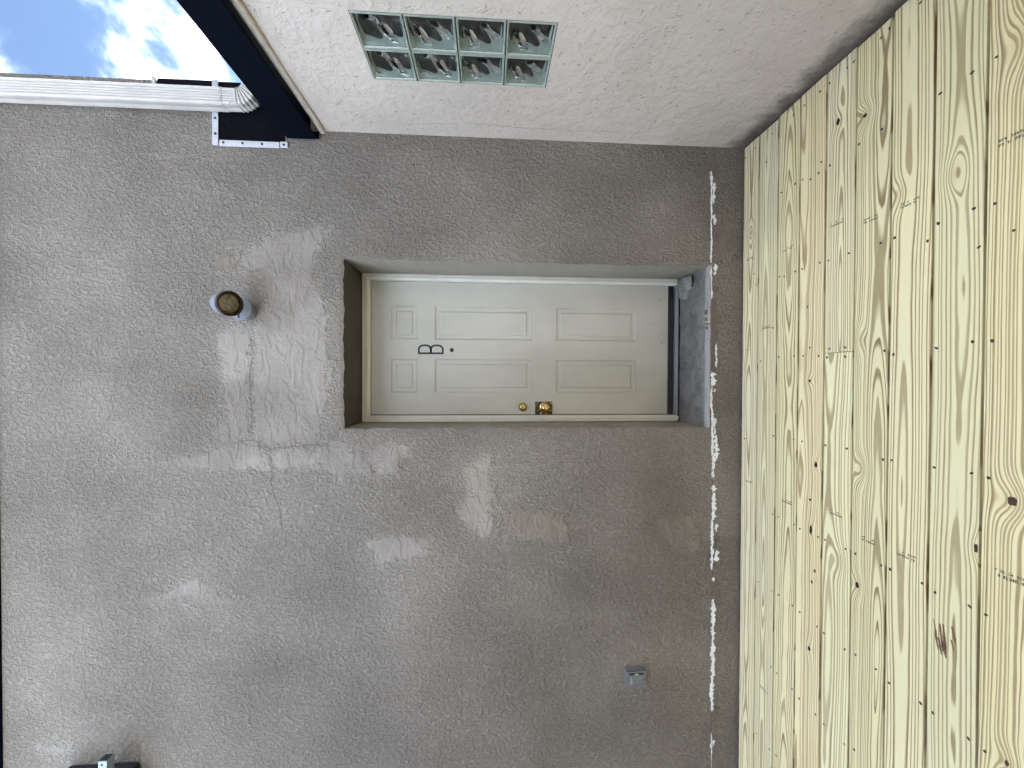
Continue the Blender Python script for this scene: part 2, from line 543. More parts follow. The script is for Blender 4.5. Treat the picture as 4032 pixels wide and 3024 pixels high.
def ribbon(name, mat, pts, width, parent, plane='Y', at=YW, lift=0.0012, seed=1):
    """narrow wandering crack on a wall"""
    r = random.Random(seed)
    P = []
    for (a, b), (c, d_) in zip(pts[:-1], pts[1:]):
        L = math.hypot(c - a, d_ - b); n = max(2, int(L / 0.012))
        for i in range(n):
            t = i / n
            P.append((a + (c - a) * t + r.uniform(-1, 1) * 0.0028, b + (d_ - b) * t + r.uniform(-1, 1) * 0.0028))
    P.append(pts[-1])
    L1, L2 = [], []
    for i, (a, b) in enumerate(P):
        q0, q1 = P[max(0, i - 1)], P[min(len(P) - 1, i + 1)]
        tx, tz = q1[0] - q0[0], q1[1] - q0[1]
        l = math.hypot(tx, tz) or 1
        wd = width * (0.35 + 0.65 * math.sin(math.pi * min(1, (i + 0.5) / len(P)))) * r.uniform(0.5, 1.25)
        nx, nz = -tz / l * wd / 2, tx / l * wd / 2
        L1.append((a + nx, b + nz)); L2.append((a - nx, b - nz))
    f3 = (lambda q: (q[0], at - lift, q[1])) if plane == 'Y' else (lambda q: (at - lift, q[0], q[1]))
    mb = MB()
    mb.loft([[f3(q) for q in L1], [f3(q) for q in L2]], closed=False)
    return mb.build(name, mat, parent)


def polydist(P, poly):
    """signed distance (inside positive) from points P (n,2) to a polygon"""
    poly = np.array(poly)
    dmin = np.full(len(P), 1e9)
    ins = np.zeros(len(P), bool)
    for i in range(len(poly)):
        a, b = poly[i], poly[(i + 1) % len(poly)]
        ab = b - a
        t = np.clip(((P - a) @ ab) / (ab @ ab), 0, 1)
        dmin = np.minimum(dmin, np.hypot(*(P - a - t[:, None] * ab).T))
        cond = (a[1] > P[:, 1]) != (b[1] > P[:, 1])
        with np.errstate(divide='ignore', invalid='ignore'):
            xi = a[0] + (P[:, 1] - a[1]) * ab[0] / ab[1]
        ins ^= cond & (P[:, 0] < xi)
    return np.where(ins, dmin, -dmin)


# ------------------------------------------------------------------ ground
mb = MB()
mb.face([(-60, -60, -0.42), (60, -60, -0.42), (60, 60, -0.42), (-60, 60, -0.42)])
tag(mb.build('ground', M['ground']), kind='structure')

# ------------------------------------------------------------------ the tall building with the door
tall = empty('stucco_building', 'tall grey stucco building with patched wall and a recessed white door', 'building')

RX0, RX1, RZ0, RZ1 = -0.285, 0.690, 0.215, 2.371     # door recess
REPAIR = [
    [(0.294,3.032),(0.312,2.965),(0.286,2.898),(0.146,2.877),(-0.082,2.891),(-0.240,2.879),(-0.337,2.901),(-0.358,2.985),(-0.345,3.069),(-0.248,3.043),(-0.222,3.010),(-0.178,2.993),(-0.135,3.026),(-0.012,3.017),(0.040,3.042),(0.145,3.033),(0.215,3.054)],
    [(0.295,2.881),(0.445,2.813),(0.602,2.863),(0.617,2.964),(0.530,2.981),(0.696,2.930),(0.840,2.761),(0.882,2.487),(0.804,2.462),(0.714,2.539),(0.556,2.514),(0.451,2.462),(0.274,2.463),(0.096,2.446),(-0.081,2.446),(-0.242,2.481),(-0.362,2.486),(-0.383,2.645),(-0.391,2.782),(-0.328,2.867),(-0.170,2.866),(0.006,2.878),(0.147,2.865)],
    [(-0.453,3.647),(-0.438,3.484),(-0.448,3.319),(-0.422,3.211),(-0.423,3.136),(-0.371,3.052),(-0.346,2.934),(-0.355,2.867),(-0.400,2.782),(-0.524,2.774),(-0.500,2.859),(-0.518,2.918),(-0.511,3.070),(-0.506,3.195),(-0.483,3.320),(-0.468,3.484)],
    [(-0.400,2.782),(-0.383,2.645),(-0.371,2.481),(-0.313,2.375),(-0.457,2.342),(-0.600,2.376),(-0.527,2.447),(-0.518,2.499),(-0.525,2.646),(-0.560,2.689),(-0.515,2.765)],
    [(-0.286,2.389),(-0.305,2.337),(-0.430,2.329),(-0.431,2.259),(-0.485,2.224),(-0.548,2.224),(-0.565,2.285),(-0.528,2.329),(-0.483,2.390)],
    [(-0.377,2.215),(-0.365,2.038),(-0.370,1.976),(-0.433,1.967),(-0.486,2.056),(-0.559,2.056),(-0.566,2.162),(-0.494,2.215)],
    [(-0.445,1.598),(-0.437,1.526),(-0.483,1.512),(-0.556,1.534),(-0.629,1.511),(-0.758,1.520),(-0.905,1.497),(-0.942,1.506),(-0.931,1.570),(-0.884,1.652),(-0.773,1.716),(-0.682,1.680),(-0.664,1.634),(-0.591,1.662),(-0.536,1.680)],
    [(-0.939,2.233),(-0.909,2.189),(-0.903,2.038),(-0.914,1.931),(-0.902,1.850),(-0.975,1.850),(-1.020,1.895),(-1.053,2.020),(-1.060,2.100),(-1.101,2.109),(-1.095,2.162),(-1.031,2.197)],
    [(-1.127,3.272),(-1.117,3.172),(-1.158,3.139),(-1.202,3.131),(-1.222,3.055),(-1.243,2.962),(-1.274,2.962),(-1.275,3.072),(-1.254,3.173),(-1.241,3.290),(-1.255,3.406),(-1.240,3.456),(-1.217,3.364),(-1.197,3.306)],
    [(-2.006,4.040),(-2.035,3.984),(-2.050,3.855),(-2.073,3.847),(-2.071,3.960),(-2.040,4.040)],
]
BROWN_REPAIR = [
    [(-0.800,1.459),(-0.755,1.404),(-0.779,1.089),(-0.873,1.041),(-0.957,1.032),(-0.992,1.106),(-0.960,1.311),(-0.929,1.441)],
    [(1.010,0.175),(1.033,0.034),(0.751,0.021),(0.693,0.089),(0.748,0.172)],
    [(0.701,3.097),(0.722,2.930),(0.635,2.930),(0.607,3.064)],
    [(-0.817,0.499),(-0.791,0.364),(-0.831,0.286),(-0.984,0.226),(-1.078,0.283),(-1.037,0.410),(-0.901,0.556)],
]


def axis(a, b, step, marks):
    ks = sorted({a, b, *marks})
    out = []
    for p, q in zip(ks[:-1], ks[1:]):
        n = max(1, round((q - p) / step))
        out += [p + (q - p) * i / n for i in range(n)]
    return np.array(out + [b])


def edge_wave(s, ph):
    return 0.0028 * np.sin(s * 21 + ph) + 0.0022 * np.sin(s * 57 + ph * 2.3) + 0.0014 * np.sin(s * 131 + ph * 5)


WX0, WX1, WZ1 = -4.6, 1.655, 4.208
xs = axis(WX0, WX1, 0.014, (RX0, RX1, -2.6))
zs = axis(-0.42, WZ1, 0.014, (0.0, RZ0, RZ1))
gx, gz = np.meshgrid(xs, zs)
nx, nz = len(xs), len(zs)
P = np.stack([gx.ravel(), gz.ravel()], 1)
rep = np.max([polydist(P, q) for q in REPAIR], axis=0)
brn = np.max([polydist(P, q) for q in BROWN_REPAIR], axis=0)
V = np.stack([P[:, 0], np.full(len(P), YW), P[:, 1]], 1)
inz = (P[:, 1] >= RZ0 - 1e-6) & (P[:, 1] <= RZ1 + 1e-6)
inx = (P[:, 0] >= RX0 - 1e-6) & (P[:, 0] <= RX1 + 1e-6)
for cond, ax_, ph in ((inz & (abs(P[:, 0] - RX0) < 1e-6), 0, 1.0), (inz & (abs(P[:, 0] - RX1) < 1e-6), 0, 2.0),
                      (inx & (abs(P[:, 1] - RZ1) < 1e-6), 2, 3.0)):
    s = P[cond, 1] if ax_ == 0 else P[cond, 0]
    V[cond, ax_] += edge_wave(s, ph)
    V[cond, 1] = YW + 0.005
ii, jj = np.meshgrid(np.arange(nz - 1), np.arange(nx - 1), indexing='ij')
cx = (xs[jj] + xs[jj + 1]) / 2
czz = (zs[ii] + zs[ii + 1]) / 2
keep = ~((cx > RX0) & (cx < RX1) & (czz > RZ0) & (czz < RZ1))
a = (ii * nx + jj)[keep]
F = np.stack([a, a + 1, a + nx + 1, a + nx], 1)
me = bpy.data.meshes.new('wall')
me.from_pydata(V.tolist(), [], F.tolist())
def fbm(P, scale, octs, seed, st=(1, 1)):
    """smooth value noise in 0..1 on wall points"""
    r = np.random.default_rng(seed)
    out = np.zeros(len(P)); amp = tot = 0.0; amp = 1.0
    for o_ in range(octs):
        T = r.random((128, 128))
        q_ = P * np.array(st) * scale * 2 ** o_ + r.random(2) * 40
        i0 = np.floor(q_).astype(int); fq = q_ - i0; fq = fq * fq * (3 - 2 * fq)
        g_ = lambda a_, b_: T[(i0[:, 0] + a_) % 128, (i0[:, 1] + b_) % 128]
        v_ = (g_(0, 0) * (1 - fq[:, 0]) + g_(1, 0) * fq[:, 0]) * (1 - fq[:, 1]) + (g_(0, 1) * (1 - fq[:, 0]) + g_(1, 1) * fq[:, 0]) * fq[:, 1]
        out += v_ * amp; tot += amp; amp *= 0.55
    return out / tot


slow = dict(grain=fbm(P, 3.5, 3, 1), coarseness=0.72 + 0.42 * np.clip((fbm(P, 2.6, 4, 2) - 0.3) / 0.4, 0, 1), undulation=fbm(P, 5, 4, 3),
            blotch=fbm(P, 2.2, 7, 4), streak=fbm(P, 3.2, 5, 5, (1, 0.5)))
for nm, arr in (('repair', rep), ('brown_repair', brn), *slow.items()):
    atb = me.attributes.new(nm, 'FLOAT', 'POINT')
    atb.data.foreach_set('value', np.clip(arr, -1, 2).astype(np.float32))
me.materials.append(M['stucco'])
me.polygons.foreach_set('use_smooth', [True] * len(me.polygons))
link('wall', me, tall)

# body of the building behind the face (returns at the right-hand end, and the mass behind)
mb = MB()
mb.quadbox(WX1 - 0.012, WX1, YW + 0.001, 7.0, -0.42, WZ1 - 0.002)
mb.quadbox(WX0, WX0 + 0.012, YW + 0.001, 7.0, -0.42, WZ1 - 0.002)
mb.quadbox(WX0 + 0.013, WX1 - 0.013, 6.98, 7.0, -0.42, WZ1 - 0.002)
mb.build('return_wall', M['reveal'], tall)
mb = MB(); mb.quadbox(WX0 - 0.20, WX0 - 0.001, -7.0, 7.0, -0.42, 3.2)
mb.build('side_light_blocker', M['reveal'], tall)  # unseen mass on the left, added to screen sun and low sky
mb = MB()
mb.quadbox(WX0 - 0.02, WX1 + 0.004, YW - 0.012, 7.03, WZ1 + 0.002, WZ1 + 0.10)
mb.build('parapet_cap', M['fascia'], tall, bevel=0.006)

# reveal of the door recess
def reveal(name, pts_front, pts_back, rows=6, mat='reveal'):
    rings = []
    for r_ in range(rows + 1):
        t = r_ / rows
        rings.append([(a_[0] + (b_[0] - a_[0]) * t, a_[1] + (b_[1] - a_[1]) * t, a_[2] + (b_[2] - a_[2]) * t) for a_, b_ in zip(pts_front, pts_back)])
    mbx = MB(); mbx.loft(rings, closed=False)
    return mbx.build(name, M[mat], tall, smooth=True)


zz = zs[(zs >= RZ0 - 1e-6) & (zs <= RZ1 + 1e-6)]
xx = xs[(xs >= RX0 - 1e-6) & (xs <= RX1 + 1e-6)]
YB = YD + 0.03
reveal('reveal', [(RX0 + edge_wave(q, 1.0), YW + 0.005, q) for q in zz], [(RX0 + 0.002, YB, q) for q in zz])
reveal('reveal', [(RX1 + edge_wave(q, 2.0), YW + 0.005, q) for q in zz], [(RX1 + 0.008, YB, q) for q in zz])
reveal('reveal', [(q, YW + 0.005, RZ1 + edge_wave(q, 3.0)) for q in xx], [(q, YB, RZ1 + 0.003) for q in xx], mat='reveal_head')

# concrete sill, threshold strip and the crumbled lump in its corner
mb = MB()
sx = np.linspace(RX0 - 0.002, RX1 + 0.004, 60)
rows = []
for yv, zo in ((YW - 0.004, -0.020), (YW - 0.004, -0.004), (YW + 0.010, 0.003), (YW + 0.08, 0.004), (YW + 0.18, 0.006), (YF + 0.02, 0.010), (YB, 0.012)):
    rows.append([(float(q), yv + (0.002 * math.sin(q * 60) if yv < YW + 0.02 else 0), RZ0 + zo + 0.0015 * math.sin(q * 33 + yv * 20) + random.uniform(-1, 1) * 0.0008) for q in sx])
mb.loft(rows, closed=False)
mb.build('sill', M['sill'], tall, smooth=True)

lump = [(0.694,2.560),(0.697,2.470),(0.690,2.406),(0.622,2.401),(0.599,2.415),(0.586,2.445),(0.534,2.459),(0.544,2.530),(0.600,2.537),(0.650,2.540)]
cxm = sum(q[0] for q in lump) / len(lump); cym = sum(q[1] for q in lump) / len(lump)
rl = random.Random(3)
rings = []
ring0 = []
for i in range(40):
    t = i / 40 * len(lump); j = int(t); u_ = t - j
    a_, b_ = lump[j], lump[(j + 1) % len(lump)]
    ring0.append((a_[0] + (b_[0] - a_[0]) * u_, a_[1] + (b_[1] - a_[1]) * u_))
for s, h_ in ((1.0, -0.002), (0.97, 0.014), (0.86, 0.026), (0.66, 0.032), (0.42, 0.036), (0.18, 0.034)):
    rings.append([(cxm + (q[0] - cxm) * s + rl.uniform(-1, 1) * 0.004, cym + (q[1] - cym) * s + rl.uniform(-1, 1) * 0.004, RZ0 + 0.006 + h_ + rl.uniform(-1, 1) * 0.006) for q in ring0])
mb = MB(); mb.loft(rings, True, cap1=True)
mb.build('broken_mortar', M['mortar'], tall, smooth=True)
mb = MB()
hole = [(0.690, 2.43), (0.680, 2.385), (0.640, 2.380), (0.604, 2.392), (0.612, 2.415), (0.650, 2.405), (0.672, 2.420)]
mb.face([(q[0], q[1], RZ0 + 0.0105) for q in hole])
mb.build('sill_hole', M['void'], tall)

# cracks in the stucco
CRACKS = [
    ([(-0.423,3.128),(-0.380,3.052),(-0.358,2.985),(-0.346,2.867),(-0.395,2.782),(-0.383,2.645),(-0.371,2.481),(-0.349,2.438),(-0.278,2.390)], 0.0042),
    ([(-0.395,2.782),(-0.524,2.768),(-0.594,2.774),(-0.657,2.759),(-0.710,2.740),(-0.759,2.725),(-0.835,2.715)], 0.0048),
    ([(-1.554,2.750),(-1.608,2.746),(-1.643,2.759),(-1.689,2.733),(-1.725,2.723)], 0.0035),
    ([(0.234,2.891),(0.147,2.865),(0.041,2.889),(-0.082,2.887),(-0.170,2.879),(-0.249,2.873),(-0.293,2.848)], 0.0032),
    ([(0.641,3.476),(0.606,3.493),(0.563,3.497),(0.512,3.485),(0.478,3.461),(0.457,3.429)], 0.0028),
    ([(-0.750,2.730),(-0.786,2.721),(-0.840,2.715),(-0.893,2.696),(-0.938,2.698)], 0.0030),
    ([(-1.165,3.480),(-1.183,3.463),(-1.194,3.406),(-1.205,3.331)], 0.0030),
    ([(1.494,3.567),(1.481,3.495),(1.478,3.422),(1.470,3.225),(1.461,3.076)], 0.0040),
]
for i, (pts, wd) in enumerate(CRACKS):
    ribbon('crack', M['crack'], pts, wd * 0.8, tall, seed=i + 11)

# the chipped strip near the foot of the wall: bare white material and brown mortar
CHIPS = [(1.177,1.266,0.191,0.204),(1.075,1.196,0.172,0.191),(1.056,1.168,0.191,0.201),(0.945,1.005,0.158,0.194),(0.752,0.944,0.189,0.199),(0.711,0.767,0.191,0.200),(0.639,0.707,0.158,0.179),(0.589,0.702,0.189,0.200),(0.495,0.566,0.185,0.196),(0.082,0.223,0.151,0.162),(-0.032,0.048,0.158,0.191),(-0.174,-0.051,0.179,0.192),(-0.458,-0.174,0.169,0.183),(-0.325,-0.230,0.151,0.171),(-0.486,-0.334,0.138,0.167),(-0.591,-0.458,0.158,0.178),(-0.676,-0.638,0.146,0.180),(-0.795,-0.685,0.147,0.174),(-0.852,-0.795,0.148,0.180),(-0.924,-0.876,0.136,0.157),(-1.157,-0.852,0.165,0.182),(-1.106,-1.038,0.131,0.160),(-1.229,-1.205,0.154,0.174),(-1.589,-1.339,0.148,0.175),(-1.849,-1.588,0.149,0.175),(-2.031,-1.847,0.154,0.175),(-2.239,-2.212,0.147,0.161),(-2.258,-2.233,0.158,0.173),(-0.070,-0.051,0.156,0.174),(1.005,1.056,0.189,0.201)]
BROWN = [(1.267,1.405,0.166,0.209),(0.534,0.575,0.146,0.200),(0.223,0.495,0.141,0.219),(0.046,0.089,0.159,0.193),(-1.369,-1.224,0.120,0.171),(-1.024,-0.938,0.129,0.171),(1.006,1.065,0.158,0.214),(-2.071,-2.002,0.121,0.166),(0.081,0.223,0.159,0.187),(1.197,1.280,0.172,0.192)]
for i, b_ in enumerate(BROWN):
    flake('bare_mortar', M['brown_chip'], b_, tall, YW, 0.0022, seed=i + 40, amp=0.35)
for i, b_ in enumerate(CHIPS):
    flake('bare_white_chip', M['white_chip'], b_, tall, YW, 0.0038, seed=i + 80, amp=0.5)
ribbon('crack', M['crack'], [(1.40,0.188),(0.7,0.190),(0.0,0.180),(-0.6,0.174),(-1.2,0.170),(-2.0,0.166),(-2.6,0.164)], 0.004, tall, seed=3, lift=0.0010)

for n_, pts in enumerate(([(1.26,0.197),(0.98,0.196),(0.74,0.195)], [(0.70,0.194),(0.50,0.192)], [(0.06,0.186),(-0.18,0.184),(-0.60,0.176)], [(-0.64,0.174),(-1.16,0.173)], [(-1.34,0.170),(-1.60,0.166),(-2.03,0.165)], [(-2.16,0.166),(-2.38,0.165)])):
    ribbon('bare_white_line', M['white_chip'], pts, 0.0075, tall, seed=n_ + 31, lift=0.0045)

# roof membrane turned up the wall, with its metal termination bars
mb = MB()
mb.quadbox(1.312, WX1 + 0.004, YW - 0.006, YW - 0.0005, 2.690, 3.056)
mb.build('roof_membrane', M['membrane'], tall, bevel=0.002)
for (x0, x1, z0, z1) in ((1.304, 1.665, 3.046, 3.078), (1.300, 1.333, 2.718, 3.040), (1.303, 1.336, 2.672, 2.713)):
    mb = MB(); mb.quadbox(x0, x1, YW - 0.0125, YW - 0.0065, z0, z1)
    mb.build('termination_bar', M['termbar'], tall, bevel=0.0015)
for (x, z) in ((1.365, 3.061), (1.318, 3.018), (1.318, 2.915), (1.318, 2.810), (1.318, 2.692), (1.452, 3.061), (1.60, 3.061)):
    mb = MB(); mb.lathe([(0.0065, 0), (0.0065, 0.003), (0.004, 0.0045)], (x, YW - 0.0125, z), (0, -1, 0), 12)
    mb.build('screw', M['screw'], tall)
mb = MB()
mb.quadbox(WX1 - 0.03, WX1 + 0.006, YW - 0.008, YW - 0.0005, 3.080, 3.37)
mb.build('edge_membrane', M['membrane'], tall, bevel=0.002)
mb = MB(); mb.quadbox(WX1 - 0.028, WX1 + 0.010, YW - 0.014, YW - 0.0085, 3.375, 3.395)
mb.build('edge_strap', M['termbar'], tall, bevel=0.001)

# ---- the door
door = bpy.data.objects.new('door', None); COL.objects.link(door); door.parent = tall
tag(door, 'white six-panel door marked B with brass knob and deadbolt')
DX0, DX1, DZ0, DZ1 = -0.2335, 0.6525, 0.296, 2.3155
PX = [(-0.087, 0.137), (0.268, 0.490)]
PZ = [(2.015, 2.188), (1.2465, 1.900), (0.522, 1.079)]
xk = [DX0, PX[0][0], PX[0][1], PX[1][0], PX[1][1], DX1]
zk = [DZ0, PZ[2][0], PZ[2][1], PZ[1][0], PZ[1][1], PZ[0][0], PZ[0][1], DZ1]
mb = MB()
for i in range(5):
    for j in range(7):
        if i in (1, 3) and j in (1, 3, 5):
            continue
        mb.face([(xk[i], YD, zk[j]), (xk[i + 1], YD, zk[j]), (xk[i + 1], YD, zk[j + 1]), (xk[i], YD, zk[j + 1])])
mb.quadbox(DX0, DX1, YD + 0.006, YD + 0.044, DZ0, DZ1)
mb.build('slab', M['door'], door)
for (z0, z1) in PZ:
    for (x0, x1) in PX:
        loops = []
        for ins, dep in ((0, 0), (0.0035, 0.0030), (0.006, 0.0018), (0.011, 0.0030), (0.017, 0.0052), (0.022, 0.0054), (0.030, 0.0042), (0.037, 0.0008), (0.040, 0.0004)):
            y = YD + dep * 1.7
            loops.append([(x0 + ins, y, z0 + ins), (x1 - ins, y, z0 + ins), (x1 - ins, y, z1 - ins), (x0 + ins, y, z1 - ins)])
        mb = MB(); mb.loft(loops, True, cap1=True)
        mb.build('panel', M['door'], door)
# casing: stepped moulding on three sides
prof = [(0.0, 0.030), (0.0, 0.008), (0.003, 0.004), (0.010, 0.003), (0.012, 0.000), (0.020, 0.0012), (0.024, -0.003), (0.034, -0.004), (0.037, 0.004), (0.041, 0.006), (0.0425, 0.040)]
OX0, OX1, OZ1 = -0.2815, 0.6965, 2.3685
mb = MB()
rings = []
for ins, dep in prof:
    y = YF + dep
    rings.append([(OX0 + ins, y, 0.236), (OX0 + ins, y, OZ1 - ins * 1.2), (OX1 - ins, y, OZ1 - ins * 1.2), (OX1 - ins, y, 0.236)])
mb.loft(rings, closed=False)
mb.build('casing', M['casing'], door)
mb = MB(); mb.quadbox(OX0 + 0.040, DX0 - 0.0004, YD + 0.004, YD + 0.02, 0.29, DZ1)
mb.build('weatherstrip', M['black_rubber'], door)
mb = MB(); mb.quadbox(DX0 - 0.004, DX1 + 0.003, YD - 0.006, YD + 0.03, 0.262, DZ0 - 0.001)
mb.build('sweep', M['black_rubber'], door)
mb = MB()
tx0, tx1 = OX0 + 0.004, OX1 - 0.004
mb.loft([[(x, y, z) for x in (tx0, tx1)] for y, z in ((YF + 0.004, 0.237), (YF + 0.002, 0.243), (YF + 0.004, 0.246), (YF + 0.008, 0.2465), (YF + 0.009, 0.249), (YF + 0.016, 0.250), (YF + 0.018, 0.254), (YD + 0.05, 0.256))], closed=False)
mb.build('threshold', M['threshold'], door)
mb = MB(); mb.quadbox(OX0 + 0.002, OX1 - 0.002, YF + 0.010, YF + 0.05, 0.215, 0.2362)
mb.build('threshold_gap', M['void'], door)
# letter B (narrow outline letter), 66 mm wide and 171 mm tall
def stroke(pts, wd):
    L1, L2 = [], []
    for i, (a_, b_) in enumerate(pts):
        q0, q1 = pts[max(0, i - 1)], pts[min(len(pts) - 1, i + 1)]
        tx, tz = q1[0] - q0[0], q1[1] - q0[1]; l = math.hypot(tx, tz)
        L1.append((a_ - tz / l * wd / 2, b_ + tx / l * wd / 2)); L2.append((a_ + tz / l * wd / 2, b_ - tx / l * wd / 2))
    return L1, L2
BX, BZ0, BZ1, BW = 0.170, 1.841, 2.012, 0.066
mb = MB()
def put_stroke(pts, wd):
    L1, L2 = stroke(pts, wd)
    rings = [[(q[0], YD - 0.0012, q[1]) for q in L1], [(q[0], YD - 0.0012, q[1]) for q in L2]]
    mb.loft(rings, closed=False)
t_ = 0.0125
zm = (BZ0 + BZ1) / 2
put_stroke([(BX + t_ / 2, BZ0), (BX + t_ / 2, BZ1)], t_)
def bowl(za, zb):
    pts = [(BX + t_, za)]
    xa = BX + 0.028; ra = (zb - za) / 2; rx_ = BW - 0.028 - t_ / 2
    for i in range(17):
        an = -math.pi / 2 + math.pi * i / 16
        sgn = lambda v: math.copysign(abs(v) ** 0.8, v)
        pts.append((xa + rx_ * sgn(math.cos(an)), (za + zb) / 2 + ra * sgn(math.sin(an))))
    return pts + [(BX + t_, zb)]
put_stroke(bowl(BZ0 + t_ / 2, zm), t_)
put_stroke(bowl(zm, BZ1 - t_ / 2), t_)
o = mb.build('letter_b', M['letter'], door)
o['label'] = 'black letter B on the door'
mb = MB(); mb.lathe([(0.0135, 0), (0.0135, 0.002), (0.0105, 0.0035), (0.0085, 0.0015)], (0.199, YD, 1.787), (0, -1, 0), 24)
mb.build('peephole', M['letter'], door, auto=30)
mb = MB()
mb.lathe([(0.030, 0), (0.030, 0.004), (0.028, 0.007), (0.022, 0.016), (0.018, 0.019), (0.010, 0.0195), (0.0095, 0.017), (0.004, 0.017)], (-0.186, YD, 1.306), (0, -1, 0), 32)
mb.build('deadbolt', M['brass'], door, auto=35)
mb = MB(); mb.quadbox(-0.2425, -0.148, YD - 0.003, YD, 1.104, 1.222)
mb.build('lock_plate', M['old_brass'], door, bevel=0.0012)
mb = MB()
mb.lathe([(0.036, 0.003), (0.036, 0.007), (0.030, 0.012), (0.014, 0.014), (0.012, 0.030), (0.016, 0.036), (0.026, 0.042), (0.0305, 0.052), (0.030, 0.062), (0.024, 0.068), (0.015, 0.071), (0.010, 0.0715), (0.0095, 0.069), (0.004, 0.069)], (-0.186, YD, 1.158), (0, -1, 0), 36)
mb.build('knob', M['brass'], door, auto=40)
for (x, z) in ((-0.158, 1.117), (-0.158, 1.208), (-0.231, 1.208), (-0.231, 1.117)):
    mb = MB(); mb.lathe([(0.0045, 0), (0.0045, 0.0015)], (x, YD - 0.003, z), (0, -1, 0), 10)
    mb.build('plate_screw', M['letter'], door)
for (x, z, r_) in ((0.556, 0.352, 0.005), (0.327, 0.340, 0.005), (0.258, 0.338, 0.006)):   # dents near the foot
    mb = MB(); mb.lathe([(r_, 0), (r_ * 0.6, 0.0008)], (x, YD, z), (0, -1, 0), 10)
    mb.build('nail_hole', M['outlet'], door)

# ------------------------------------------------------------------ the low building on the right
low = empty('low_building', 'low building with pale stucco wall, glass block window and dark roof edge', 'building')
GY0, GY1, GZ0, GZ1 = 1.506, 1.841, 1.266, 2.078
LT = 2.478
ys = axis(-3.2, YW, 0.02, (GY0, GY1))
zs2 = axis(-0.42, LT, 0.02, (GZ0, GZ1, 0.0))
gy, gz2 = np.meshgrid(ys, zs2)
ny = len(ys)
und = 0.004 * np.sin(gy * 5.1 + 1) * np.sin(gz2 * 4.3) + 0.002 * np.sin(gy * 13 + gz2 * 9)
fade = np.clip((YW - gy) / 0.25, 0, 1) * np.clip(np.maximum.reduce([np.abs(gy - (GY0 + GY1) / 2) - 0.17, np.abs(gz2 - (GZ0 + GZ1) / 2) - 0.41]) / 0.15, 0, 1)
Vr = np.stack([XR - und * fade, gy, gz2], -1).reshape(-1, 3)
ii, jj = np.meshgrid(np.arange(len(zs2) - 1), np.arange(ny - 1), indexing='ij')
cy_ = (ys[jj] + ys[jj + 1]) / 2; cz_ = (zs2[ii] + zs2[ii + 1]) / 2
keep = ~((cy_ > GY0) & (cy_ < GY1) & (cz_ > GZ0) & (cz_ < GZ1))
a = (ii * ny + jj)[keep]
F = np.stack([a, a + ny, a + ny + 1, a + 1], 1)
me = bpy.data.meshes.new('wall')
me.from_pydata(Vr.tolist(), [], F.tolist())
me.materials.append(M['pale'])
me.polygons.foreach_set('use_smooth', [True] * len(me.polygons))
link('wall', me, low)
mb = MB(); mb.quadbox(-3.4, XR + 4.0, -1.82, -1.61, -0.42, 2.45)
mb.build('rear_light_blocker', M['pale'], low)  # unseen wall behind the camera, added to hold back frontal sky light
mb = MB(); mb.quadbox(-3.6, 1.350, -1.9, -0.5, 2.44, 2.60)
mb.build('overhead_light_blocker', M['joist'], low)  # unseen slab over the camera side, added to dim the lower wall
# rounded lip at the head of the wall, fascia, roof
mb = MB()
lip = []
for i in range(9):
    an = -math.pi / 2 + math.pi * i / 8
    lip.append((XR - 0.006 - 0.013 * math.cos(an), LT + 0.004 + 0.018 * math.sin(an)))
mb.loft([[(x, -3.2, z - 0.010) for x, z in lip] + [(XR + 0.02, -3.2, LT + 0.02), (XR + 0.02, -3.2, LT - 0.02)],
         [(x, YW - 0.002, z) for x, z in lip] + [(XR + 0.02, YW - 0.002, LT + 0.02), (XR + 0.02, YW - 0.002, LT - 0.02)]], True)
mb.build('stucco_lip', M['pale'], low, smooth=True)
mb = MB()
SL = 0.036
for (x0, x1, z0, z1) in ((1.355, 1.372, 2.512, 2.672), (1.3725, 1.55, 2.545, 2.575)):
    pts0 = [(x0, -3.2, z0 - SL * 3.0), (x1, -3.2, z0 - SL * 3.0), (x1, -3.2, z1 - SL * 3.0), (x0, -3.2, z1 - SL * 3.0)]
    pts1 = [(x0, YW - 0.014, z0), (x1, YW - 0.014, z0), (x1, YW - 0.014, z1), (x0, YW - 0.014, z1)]
    mb.loft([pts0, pts1], True, True, True)
mb.build('roof_fascia', M['fascia'], low)
mb = MB()
mb.quadbox(1.3725, 6.0, -3.2, YW - 0.015, 2.58, 2.60)
mb.build('roof', M['membrane'], low)
mb = MB(); mb.quadbox(2.1, 6.0, -3.2, 1.5, 2.61, 5.6)
mb.build('upper_light_blocker', M['reveal_head'], low)  # unseen block on the right, added so that light comes from the left
mb = MB()
mb.quadbox(1.36, 1.400, YW - 0.0135, YW - 0.0085, 2.50, 2.672)
mb.build('fascia_end_plate', M['fascia'], low)
ribbon('crack', M['crack'], [(2.148,2.226),(2.147,2.017),(2.122,1.633),(2.132,1.488),(2.139,1.183),(2.145,1.067),(2.132,0.659)], 0.0022, low, plane='X', at=XR, seed=5, lift=0.003)

# glass block window: 2 wide, 4 high
win = bpy.data.objects.new('window', None); COL.objects.link(win); win.parent = low
tag(win, 'glass block window of eight wavy blocks')
PY, PZ_ = (GY1 - GY0) / 2, (GZ1 - GZ0) / 4


def wave(u, v):
    """pressed wave relief of a block face; u, v in -1..1"""
    e = (1 - u ** 4) * (1 - v ** 4)
    s = math.sin(2.6 * u + 3.1 * v + 1.3 * math.sin(2.2 * v - 0.6)) * 0.6 + math.sin(4.7 * v - 2.1 * u + 0.8 * math.sin(3.0 * u)) * 0.4
    return s * e


